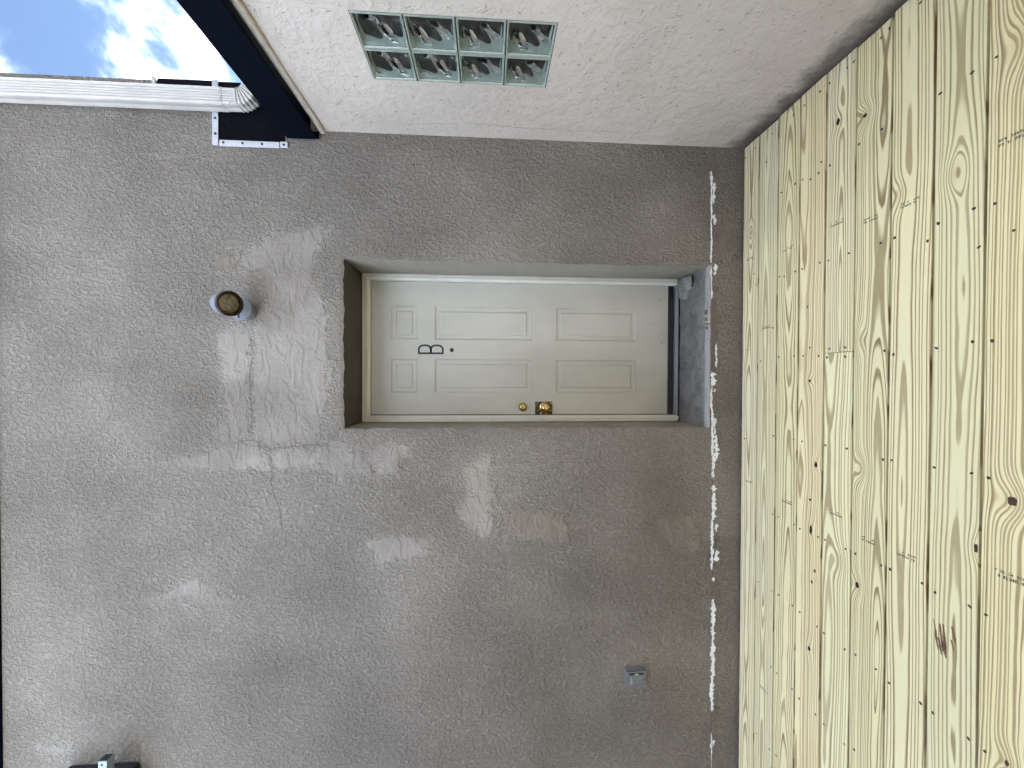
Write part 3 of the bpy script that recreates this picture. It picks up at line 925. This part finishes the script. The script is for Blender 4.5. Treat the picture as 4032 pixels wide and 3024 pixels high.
def glass_block_mesh():
    mb = MB()
    hy, hz, rim, dep = PY / 2 - 0.0022, PZ_ / 2 - 0.0022, 0.008, 0.066
    x0 = -0.004                                           # rim stands slightly proud of the stucco
    # rim: square ring, outer -> face -> inner, then the inside walls of the hollow block
    def ring(x, iy, iz):
        return [(x, -hy + iy, -hz + iz), (x, hy - iy, -hz + iz), (x, hy - iy, hz - iz), (x, -hy + iy, hz - iz)]
    mb.loft([ring(dep, 0, 0), ring(x0 + 0.003, 0, 0), ring(x0, 0.002, 0.002), ring(x0, rim - 0.003, rim - 0.003), ring(x0 + 0.004, rim, rim)], True, mi=3)
    mb.loft([ring(x0 + 0.004, rim, rim), ring(0.030, rim + 0.001, rim + 0.001), ring(dep - 0.006, rim + 0.002, rim + 0.002)], True, mi=0)
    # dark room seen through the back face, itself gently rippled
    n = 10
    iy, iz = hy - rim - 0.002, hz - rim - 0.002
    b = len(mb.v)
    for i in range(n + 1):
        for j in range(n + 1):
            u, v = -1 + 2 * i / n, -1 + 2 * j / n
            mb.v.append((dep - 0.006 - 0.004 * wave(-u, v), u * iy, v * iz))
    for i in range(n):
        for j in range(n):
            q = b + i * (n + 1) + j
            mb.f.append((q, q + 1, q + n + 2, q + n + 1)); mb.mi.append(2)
    # front pane: closed slab of glass, rippled on both faces
    n = 26
    iy, iz = hy - rim - 0.0005, hz - rim - 0.0005
    for side in (0, 1):
        b = len(mb.v)
        for i in range(n + 1):
            for j in range(n + 1):
                u, v = -1 + 2 * i / n, -1 + 2 * j / n
                x = (0.003 if side == 0 else 0.013) + (0.0035 * wave(u, v) if side == 0 else -0.0095 * wave(u, v))
                mb.v.append((x, u * iy, v * iz))
        for i in range(n):
            for j in range(n):
                q = b + i * (n + 1) + j
                fc = (q, q + 1, q + n + 2, q + n + 1)
                mb.f.append(fc if side == 0 else fc[::-1]); mb.mi.append(1)
    A = b - (n + 1) ** 2
    edge = [i * (n + 1) for i in range(n + 1)] + [n * (n + 1) + j for j in range(1, n + 1)] + [i * (n + 1) + n for i in range(n - 1, -1, -1)] + [j for j in range(n - 1, 0, -1)]
    for k_ in range(len(edge)):
        p_, q_ = edge[k_], edge[(k_ + 1) % len(edge)]
        mb.f.append((A + p_, A + q_, b + q_, b + p_)); mb.mi.append(1)
    me = bpy.data.meshes.new('glass_block')
    me.from_pydata(mb.v, [], mb.f)
    for mm in (M['block_edge'], M['glass'], M['block_back'], M['block_rim']):
        me.materials.append(mm)
    me.polygons.foreach_set('material_index', mb.mi)
    me.polygons.foreach_set('use_smooth', [i == 1 or i == 2 for i in mb.mi])
    bm = bmesh.new(); bm.from_mesh(me)
    bmesh.ops.remove_doubles(bm, verts=bm.verts, dist=1e-5)
    bm.to_mesh(me); bm.free()
    return me


gbm = glass_block_mesh()
for r_ in range(4):
    for c_ in range(2):
        o = link('glass_block', gbm, win)
        o.location = (XR, GY0 + PY * (c_ + 0.5), GZ0 + PZ_ * (r_ + 0.5))
        if r_ == 3 and c_ == 0:
            o.rotation_euler = (math.pi, 0, 0)
        if r_ in (2, 3) and c_ == 1:
            o.rotation_euler = (math.pi, 0, 0)
mb = MB()
for (y0, y1, z0, z1) in ((GY0 - 0.03, GY1 + 0.03, GZ0 - 0.03, GZ0 - 0.0005), (GY0 - 0.03, GY1 + 0.03, GZ1 + 0.0005, GZ1 + 0.03), (GY0 - 0.03, GY0 - 0.0005, GZ0, GZ1), (GY1 + 0.0005, GY1 + 0.03, GZ0, GZ1)):
    mb.quadbox(XR + 0.001, XR + 0.10, y0, y1, z0, z1)
mb.quadbox(XR + 0.088, XR + 0.10, GY0, GY1, GZ0, GZ1)
mb.build('window_bed', M['void'], win)

# ------------------------------------------------------------------ downspout
ds = empty('downspout', 'ribbed off-white downspout at the end of the tall wall beside the sky', 'downspout')
DSX0, DSX1, DSY0, DSY1 = 1.474, 1.566, YW - 0.096, YW - 0.016


def spout_ring(cx, cy, z, sx=1.0, sy=1.0, ribs=True):
    """cross-section with a ribbed front"""
    hw, hd = (DSX1 - DSX0) / 2 * sx, (DSY1 - DSY0) / 2 * sy
    rc = 0.012
    front = []
    nf = 41
    for i in range(nf):
        x = -hw + rc + (2 * hw - 2 * rc) * i / (nf - 1)
        ph = (i / (nf - 1)) * 5
        y = -hd + (0.0055 * (0.5 - 0.5 * math.cos(2 * math.pi * ph)) ** 0.6 if ribs else 0.0)
        front.append((x, y))
    def corner(qx, qy, a0):
        return [(qx + rc * math.cos(a0 + math.pi / 2 * t / 6), qy + rc * math.sin(a0 + math.pi / 2 * t / 6)) for t in range(1, 6)]
    pts = front + corner(hw - rc, -hd + rc, -math.pi / 2) + [(hw, -hd + rc), (hw, 0.0), (hw, hd - rc)] + corner(hw - rc, hd - rc, 0) + [(hw - rc, hd), (0, hd), (-hw + rc, hd)] + corner(-hw + rc, hd - rc, math.pi / 2) + [(-hw, hd - rc), (-hw, 0.012), (-hw + 0.003, 0.006), (-hw + 0.003, -0.004), (-hw, -0.010), (-hw, -hd + rc)] + corner(-hw + rc, -hd + rc, math.pi)
    return [(cx + x, cy + y, z) for x, y in pts]


cx0, cy0 = (DSX0 + DSX1) / 2, (DSY0 + DSY1) / 2
mb = MB(); mb.loft([spout_ring(cx0 + 0.004, cy0, 2.975), spout_ring(cx0 + 0.004, cy0, 3.6), spout_ring(cx0, cy0, 4.9)], True, True, True)
mb.build('pipe', M['downspout'], ds, auto=50)
mb = MB(); mb.loft([spout_ring(cx0 + 0.004, cy0, 2.905, 0.95, 0.95), spout_ring(cx0 + 0.004, cy0, 2.985, 0.95, 0.95)], True)
mb.build('sleeve', M['downspout'], ds, auto=50)
mb = MB()
rings = []
R_ = 0.052
xc = cx0 + 0.004 + (DSX1 - DSX0) / 2 * 0.95 + R_ - 0.02
for i in range(41):
    an = math.radians(88) * i / 40
    k_ = 1.0 + 0.055 * math.sin(i / 40 * 2 * math.pi * 8)
    base = spout_ring(0, 0, 0, 0.95 * k_, 0.95 * k_, ribs=False)
    # turn the section about the Y axis towards +X
    R0 = xc - (cx0 + 0.004)
    rg = []
    for (x, y, z) in base:
        rr = R0 - x
        rg.append((xc - rr * math.cos(an), cy0 + y, 2.906 - rr * math.sin(an)))
    rings.append(rg)
mb.loft(rings, True, False, False)
mb.build('elbow', M['downspout'], ds, auto=60)
for (x, z) in ((1.545, 2.985), (1.500, 2.982), (1.483, 2.93)):
    mb = MB(); mb.lathe([(0.004, 0), (0.004, 0.003), (0.002, 0.004)], (x, DSY0 - 0.001, z), (0, -1, 0), 10)
    mb.build('screw', M['termbar'], ds)
# ------------------------------------------------------------------ wall lamp
lamp = empty('wall_lamp', 'white bullet spotlight with dusty glass lens mounted above the door', 'lamp')
LC = Vector((0.383, YW, 2.893))
mb = MB(); mb.lathe([(0.050, 0), (0.050, 0.066)], LC, (0, -1, 0), 28)
mb.build('box', M['lamp_box'], lamp, auto=40)
mb = MB(); mb.lathe([(0.059, 0.0662), (0.060, 0.070), (0.058, 0.074), (0.020, 0.080)], LC, (0, -1, 0), 36)
cap = mb.build('cover', M['lamp_white'], lamp, auto=40)
for an in (-100, -10, 190):
    xf = Matrix.Translation(LC + Vector((0, -0.0762, 0))) @ Matrix.Rotation(math.radians(an), 4, 'Y')
    mb = MB(); mb.quadbox(0.028, 0.050, -0.003, 0.002, -0.0045, 0.0045, xf=xf)
    mb.build('slot', M['letter'], cap)
ax = Vector((-0.10, -0.50, -0.86)).normalized()
lens_c = Vector((0.386, YW - 0.205, 2.862))
back = lens_c - ax * 0.110
mb = MB()
mb.lathe([(0.012, 0.0), (0.030, 0.004), (0.046, 0.016), (0.054, 0.036), (0.059, 0.064), (0.062, 0.090), (0.0625, 0.110), (0.060, 0.112), (0.056, 0.108)], back, ax, 40, cap1=False)
mb.build('shade', M['lamp_white'], lamp, auto=40)
mb = MB()
mb.lathe([(0.0640, 0.097), (0.0650, 0.110), (0.062, 0.117), (0.056, 0.117), (0.053, 0.108), (0.0525, 0.090)], back, ax, 40, cap0=False, cap1=False)
mb.build('rim', M['lamp_rim'], lamp, auto=40)
mb = MB()
mb.lathe([(0.0530, 0.100), (0.048, 0.1045), (0.034, 0.109), (0.018, 0.1115), (0.004, 0.112)], back, ax, 40)
mb.build('lens', M['lamp_glass'], lamp, smooth=True)
mb = MB()
kn = LC + Vector((0.0, -0.078, 0.02))
dv = (back - kn)
mb.lathe([(0.013, 0.0), (0.013, dv.length)], kn, dv, 16)
mb.lathe([(0.017, -0.014), (0.017, 0.014)], (kn + back) / 2, (1, 0, 0), 16)
mb.build('knuckle', M['lamp_white'], lamp, auto=40)

# ------------------------------------------------------------------ outlet box
ob = empty('outlet_box', 'small grey weatherproof outlet box with flip cover low on the wall', 'outlet box')
bx0, bx1, bz0, bz1 = -1.815, -1.736, 0.602, 0.716
yb = YW - 0.036
mb = MB(); mb.quadbox(bx0, bx1, yb, YW - 0.0005, bz0, bz1)
mb.build('box', M['outlet'], ob, bevel=0.003)
mb = MB(); mb.quadbox(bx0 - 0.001, bx1 + 0.001, yb - 0.0045, yb - 0.0005, bz0 - 0.001, bz1 + 0.001)
mb.build('gasket', M['outlet_dark'], ob)
mb = MB(); mb.quadbox(bx0 - 0.002, bx1 + 0.002, yb - 0.0085, yb - 0.005, bz0 - 0.003, bz1 + 0.002)
pl = mb.build('plate', M['outlet'], ob, bevel=0.001)
fx0, fx1, fz0, fz1 = bx0 + 0.006, bx1 - 0.014, bz0 + 0.014, bz1 - 0.016
mb = MB()
mb.loft([[(fx0, yb - 0.009, fz0), (fx1, yb - 0.009, fz0), (fx1, yb - 0.009, fz1), (fx0, yb - 0.009, fz1)],
         [(fx0, yb - 0.016, fz0), (fx1, yb - 0.016, fz0), (fx1, yb - 0.016, fz1), (fx0, yb - 0.016, fz1)],
         [(fx0 + 0.008, yb - 0.017, fz0 + 0.008), (fx1 - 0.006, yb - 0.017, fz0 + 0.008), (fx1 - 0.006, yb - 0.017, fz1 - 0.006), (fx0 + 0.008, yb - 0.017, fz1 - 0.006)],
         [(fx0 + 0.011, yb - 0.026, fz0 + 0.013), (fx1 - 0.012, yb - 0.026, fz0 + 0.013), (fx1 - 0.012, yb - 0.026, fz1 - 0.012), (fx0 + 0.011, yb - 0.026, fz1 - 0.012)]], True, True, True)
cov = mb.build('flip_cover', M['outlet'], ob, bevel=0.001)
mb = MB(); mb.quadbox(fx1 + 0.0005, fx1 + 0.006, yb - 0.015, yb - 0.010, (fz0 + fz1) / 2 - 0.011, (fz0 + fz1) / 2 + 0.011)
mb.build('latch', M['termbar'], cov)
mb = MB(); mb.quadbox(fx1 + 0.0004, fx1 + 0.009, yb - 0.0098, yb - 0.0088, fz0 - 0.002, fz1 + 0.002)
mb.build('latch_recess', M['outlet_dark'], ob)
for z in (fz0 + 0.006, fz1 - 0.030):
    mb = MB(); mb.quadbox(fx0 - 0.008, fx0 + 0.004, yb - 0.019, yb - 0.0092, z, z + 0.024)
    mb.build('hinge', M['outlet'], ob, bevel=0.001)
for z in (bz0 + 0.008, bz1 - 0.008):
    mb = MB(); mb.lathe([(0.0032, 0), (0.0032, 0.002)], ((bx0 + bx1) / 2 - 0.004, yb - 0.0085, z), (0, -1, 0), 10)
    mb.build('screw', M['outlet_dark'], ob)
for i in range(4):                       # raised lettering too small to read
    mb = MB(); mb.quadbox((fx0 + fx1) / 2 - 0.0025, (fx0 + fx1) / 2 + 0.0025, yb - 0.0268, yb - 0.0255, fz0 + 0.022 + i * 0.0095, fz0 + 0.0275 + i * 0.0095)
    mb.build('embossed_mark', M['threshold'], cov)

# ------------------------------------------------------------------ black bracket high on the left
br = empty('wall_bracket', 'black metal bracket with pale square tube high on the wall, cut by the frame', 'bracket')
mb = MB()
mb.quadbox(-2.60, -2.152, YW - 0.135, YW - 0.001, 3.49, 3.86)
mb.build('housing', M['bracket'], br, bevel=0.012)
mb = MB()
mb.quadbox(-2.30, -2.030, YW - 0.120, YW - 0.078, 3.556, 3.600)
tb = mb.build('tube', M['tube'], br, bevel=0.003)
mb = MB(); mb.quadbox(-2.0298, -2.0285, YW - 0.117, YW - 0.081, 3.559, 3.597)
mb.build('shaded_end_face', M['bracket'], tb)  # end of the tube facing away from the light, its shade coloured black
mb = MB(); mb.lathe([(0.006, 0), (0.006, 0.0012)], (-2.048, YW - 0.120, 3.580), (0, -1, 0), 12)
mb.build('bolt_hole', M['bracket'], tb)

# ------------------------------------------------------------------ deck
deck = bpy.data.objects.new('deck', None); COL.objects.link(deck)
tag(deck, 'new pressure treated pine deck with long boards parallel to the wall', None, None, 'structure')
EDGE = [2.232, 2.0965, 1.953, 1.809, 1.665, 1.5225, 1.379, 1.2375, 1.097, 0.957, 0.815, 0.672, 0.530, 0.388, 0.246, 0.104, -0.038, -0.180, -0.322, -0.464, -0.606]
LG, DG = srgb(214, 208, 172), srgb(164, 138, 98)
SPEC = [  # pith depth, pith offset across the board, ring pitch, light, dark, contrast, swing
    (0.030, 0.00, 0.0085, srgb(227, 220, 182), srgb(139, 111, 70), 1.0, 0.060),
    (0.035, 0.01, 0.0078, srgb(224, 219, 180), srgb(143, 118, 80), 0.95, 0.050),
    (0.060, -0.01, 0.0063, srgb(227, 219, 175), srgb(132, 105, 65), 1.0, 0.060),
    (0.070, 0.05, 0.0074, srgb(231, 219, 175), srgb(152, 121, 81), 0.9, 0.050),
    (0.030, -0.01, 0.0074, srgb(226, 219, 180), srgb(136, 107, 70), 1.0, 0.055),
    (0.035, -0.04, 0.0074, srgb(222, 214, 171), srgb(121, 97, 58), 1.0, 0.055),
    (0.022, 0.015, 0.0110, srgb(225, 217, 175), srgb(133, 106, 65), 1.0, 0.050),
    (0.028, -0.01, 0.0104, srgb(218, 213, 171), srgb(133, 111, 70), 0.9, 0.050),
    (0.032, -0.05, 0.0080, srgb(223, 213, 168), srgb(132, 107, 67), 1.0, 0.060),
]
KNOTS = {   # board: (x, y, spread along, spread across, ring displacement)
    0: [(0.870, 2.165, 0.06, 0.030, -0.02)],
    1: [],
    3: [(0.0, 1.738, 0.03, 0.02, 0.012), (-0.395, 1.698, 0.04, 0.02, 0.012), (-0.712, 1.722, 0.05, 0.02, 0.012), (-1.284, 1.724, 0.05, 0.02, 0.012)],
    4: [(1.145, 1.606, 0.05, 0.03, 0.014), (-0.79, 1.58, 0.07, 0.04, -0.02)],
    5: [(1.089, 1.485, 0.045, 0.035, 0.030), (0.173, 1.495, 0.06, 0.025, -0.018), (-0.363, 1.481, 0.06, 0.028, 0.034), (-0.852, 1.492, 0.05, 0.03, 0.022)],
    6: [(0.70, 1.345, 0.06, 0.03, 0.02)],
    7: [(0.687, 1.177, 0.07, 0.035, -0.022), (-0.527, 1.10, 0.05, 0.03, 0.015)],
    8: [(-0.352, 1.025, 0.06, 0.04, 0.03), (0.98, 1.02, 0.09, 0.04, 0.03), (-1.132, 1.027, 0.05, 0.03, 0.02)],
}
boards = []
JOINT_X = 0.126
ri = random.Random(5)
for i in range(len(EDGE) - 1):
    y1, y0 = EDGE[i], EDGE[i + 1]
    sp = SPEC[i] if i < len(SPEC) else SPEC[(i * 4) % len(SPEC)]
    mt = wood(i, i * 1.37 + 0.6, sp[0], (y0 + y1) / 2 + sp[1], sp[2], sp[3], sp[4], KNOTS.get(i, ()), sp[5], sp[6])
    pieces = [(-4.2, XR - 0.009 - ri.uniform(0, 0.008))]
    if i == 4:
        pieces = [(-4.2, JOINT_X - 0.0012), (JOINT_X + 0.0012, XR - 0.010)]
    if i == 11:
        pieces = [(-4.2, -0.6), (-0.597, XR - 0.012)]
    g0, g1 = [ri.choice((0.0026, 0.0032, 0.0042)) + ri.uniform(0, 0.0008) for _ in 'ab']
    if i < 6:
        g0, g1 = g0 + 0.0006, g1 + 0.0006
    zt = ri.uniform(-0.0016, 0.0008)
    for n_, (x0, x1) in enumerate(pieces):
        mm = mt
        if n_ == 0 and len(pieces) == 2:
            mm = wood(100 + i, i * 2.2 + 9.1, 0.040, (y0 + y1) / 2 + 0.035, 0.0105, srgb(228, 224, 182), srgb(148, 119, 78), KNOTS.get(i, ()), 0.95, 0.05)
        mb = MB(); mb.quadbox(x0, x1, y0 + g0, y1 - g1, -0.027 + zt, zt)
        o = mb.build('board', mm, deck, bevel=0.0016, seg=2)
        boards.append((x0, x1, y0, y1, zt, o))
for x in (-3.6, -2.95, -2.45, -2.02, -1.57, -1.15, -0.725, -0.296, 0.12, 0.547, 0.985, 1.350):
    mb = MB(); mb.quadbox(x - 0.019, x + 0.019, -0.60, 2.228, -0.20, -0.0295)
    mb.build('joist', M['joist'], deck)


def board_at(x, y):
    for q in boards:
        if q[0] <= x <= q[1] and q[2] + 0.006 <= y <= q[3] - 0.006:
            return q
    best = None
    for q in boards:
        if q[0] <= x <= q[1] and q[2] <= y <= q[3]:
            best = q
    return best


SCREWS = [(1.353,1.286),(1.359,1.391),(1.351,1.424),(1.351,1.531),(1.350,1.566),(1.349,1.651),(1.348,1.700),(1.347,1.788),(1.346,1.855),(1.344,1.998),(1.216,2.042),(1.348,2.133),(1.339,2.215),(0.989,1.417),(0.986,1.510),(1.015,1.688),(0.975,1.645),(0.971,1.702),(0.988,1.793),(0.966,1.747),(0.991,1.838),(0.992,1.930),(0.543,1.415),(0.544,1.362),(0.492,1.253),(0.541,1.222),(0.549,1.126),(0.541,1.075),(0.983,1.222),(0.985,1.136),(0.443,1.032),(0.547,1.548),(0.422,1.112),(0.985,1.077),(0.550,1.690),(0.546,1.645),(0.549,1.832),(0.550,1.790),(0.551,1.938),(0.544,1.905),(0.554,2.113),(0.621,2.133),(0.358,1.756),(0.287,1.982),(0.118,1.395),(0.101,1.361),(0.114,1.222),(0.126,1.124),(0.124,1.076),(0.145,1.636),(0.145,1.560),(0.107,1.648),(0.105,1.559),(0.116,1.690),(0.122,1.778),(0.124,1.836),(0.127,1.938),(0.110,2.069),(0.159,1.740),(-0.298,1.779),(-0.295,1.650),(-0.291,1.546),(-0.307,1.395),(-0.302,1.362),(-0.298,1.223),(-0.293,1.121),(-0.297,1.079),(-0.297,1.832),(-0.298,1.968),(-0.348,2.199),(0.182,2.186),(-0.723,1.965),(-0.723,1.928),(-0.724,1.822),(-0.731,1.786),(-0.729,1.682),(-0.728,1.647),(-0.725,1.546),(-0.725,1.502),(-0.721,1.362),(-0.723,1.396),(-0.717,1.254),(-0.728,1.215),(-0.720,1.120),(-0.722,1.080),(-1.149,2.072),(-1.142,1.966),(-1.136,1.918),(-1.139,1.827),(-1.143,1.781),(-1.151,1.682),(-1.158,1.646),(-1.160,1.544),(-1.149,1.496),(-1.145,1.411),(-1.159,1.360),(-1.146,1.253),(-1.148,1.216),(-1.145,1.118),(-1.146,1.077),(-1.557,1.968),(-1.560,1.926),(-1.561,1.822),(-1.573,1.779),(-1.568,1.683),(-1.575,1.641),(-1.571,1.541),(-1.551,1.496),(-2.016,1.972),(-2.003,1.924),(-2.024,2.075)]
mb = MB(); mb.lathe([(0.0046, 0.0), (0.0046, 0.0004), (0.0026, 0.0006)], (0, 0, 0), (0, 0, 1), 10)
so = mb.build('screw', M['screw'])
sme = so.data
bpy.data.objects.remove(so)
for (x, y) in SCREWS:
    q = board_at(x, y)
    if q is None:
        continue
    yy = min(max(y, q[2] + 0.014), q[3] - 0.014)
    o = link('screw', sme, q[5])
    o.location = (x, yy, q[4])
    o.rotation_euler = (0, 0, ri.uniform(0, 3))
    o.scale = (ri.uniform(0.9, 1.5), ri.uniform(0.8, 1.1), 1)

KN = [(1.145,1.606,0.0150,0.0085),(1.089,1.485,0.0080,0.0080),(0.000,1.738,0.0070,0.0060),(-0.395,1.698,0.0140,0.0080),(-0.569,1.728,0.0060,0.0070),(-0.352,1.025,0.0130,0.0110),(-0.712,1.722,0.0220,0.0080),(-0.897,1.697,0.0090,0.0055),(-0.957,1.713,0.0080,0.0050),(-1.284,1.724,0.0110,0.0080),(-0.852,1.492,0.0130,0.0075),(-0.527,1.107,0.0140,0.0050),(-1.132,1.027,0.0090,0.0050)]
for i, (x, y, rx_, ry_) in enumerate(KN):
    q = board_at(x, y)
    mb = MB(); rg = []
    for s, z in ((1.0, 0.0003), (0.75, 0.0005), (0.3, 0.0004)):
        rg.append([(x + rx_ * s * math.cos(t * math.pi / 8) * (1 + 0.16 * math.sin(t * 2.3 + i)), y + ry_ * s * math.sin(t * math.pi / 8) * (1 + 0.16 * math.sin(t * 1.7 + i * 2)), q[4] + z) for t in range(16)])
    mb.loft(rg, True, cap1=True)
    mb.build('knot', M['hole'] if i not in (5, 11, 12) else M['knot'], q[5], smooth=True)

# mill stamps: two rows of small printed marks running across each board
STAMPS = [(0.698,1.605,0.065,1),(0.652,1.453,0.062,1),(0.651,1.309,0.067,1),(0.714,1.026,0.085,1.25),(0.680,1.881,0.062,.8),(0.716,2.165,0.062,.8),(0.295,2.029,0.065,.9),(-0.626,1.872,0.066,.9),(-0.597,2.161,0.060,.7),(-0.591,1.592,0.060,1),(-0.649,1.444,0.062,1),(-0.645,1.306,0.065,1),(-0.580,1.023,0.075,1.2),(-1.726,2.019,0.059,.7)]
for i, (x, y, L, s) in enumerate(STAMPS):
    q = board_at(x, y)
    rs = random.Random(i + 60)
    mb = MB()
    z = q[4] + 0.0003
    for row, (dx, gl) in enumerate(((0.0085 * s, 0.0062 * s), (-0.0035 * s, 0.0075 * s))):
        yy = y + L / 2
        while yy > y - L / 2 + 0.004:
            wd = rs.uniform(0.0035, 0.0065)
            if rs.random() < (0.86 if row else 0.6):
                # a letter-like mark: two or three short strokes
                xa, xb = x + dx - gl / 2, x + dx + gl / 2
                th = 0.0023
                for st in rs.sample(('l', 'r', 't', 'b', 'm'), rs.choice((2, 3, 3))):
                    ya, yb_ = yy, yy - wd
                    bx = {'l': (xa, xb, ya - th, ya), 'r': (xa, xb, yb_, yb_ + th), 't': (xb - th, xb, yb_, ya), 'b': (xa, xa + th, yb_, ya), 'm': ((xa + xb) / 2 - th / 2, (xa + xb) / 2 + th / 2, yb_, ya)}[st]
                    zz_ = z + 0.00003 * len(mb.f)
                    mb.face([(bx[0], bx[2], zz_), (bx[1], bx[2], zz_), (bx[1], bx[3], zz_), (bx[0], bx[3], zz_)])
            yy -= wd + 0.0014
    mb.build('ink_stamp', M['ink'], q[5])
# red-brown printed blot on the eighth board
q = board_at(-0.86, 1.18)
rs = random.Random(4)
for (x0, y0, L, wd) in ((-0.822,1.218,0.05,0.004),(-0.826,1.200,0.09,0.006),(-0.822,1.190,0.11,0.006),(-0.815,1.165,0.05,0.007),(-0.86,1.213,0.06,0.005),(-0.875,1.203,0.055,0.006),(-0.880,1.192,0.05,0.005),(-0.86,1.168,0.035,0.004)):
    mb = MB(); L1, L2 = [], []
    wd *= 1.5
    for t in range(9):
        f = t / 8; ww = wd * (0.4 + 0.6 * math.sin(math.pi * min(1, f * 0.9 + 0.15))) * rs.uniform(0.6, 1.1)
        L1.append((x0 - L * f, y0 + ww / 2 - 0.010 * f, q[4] + 0.0003)); L2.append((x0 - L * f, y0 - ww / 2 - 0.010 * f, q[4] + 0.0003))
    mb.loft([L1, L2], closed=False)
    mb.build('red_stain', M['stain'], q[5])
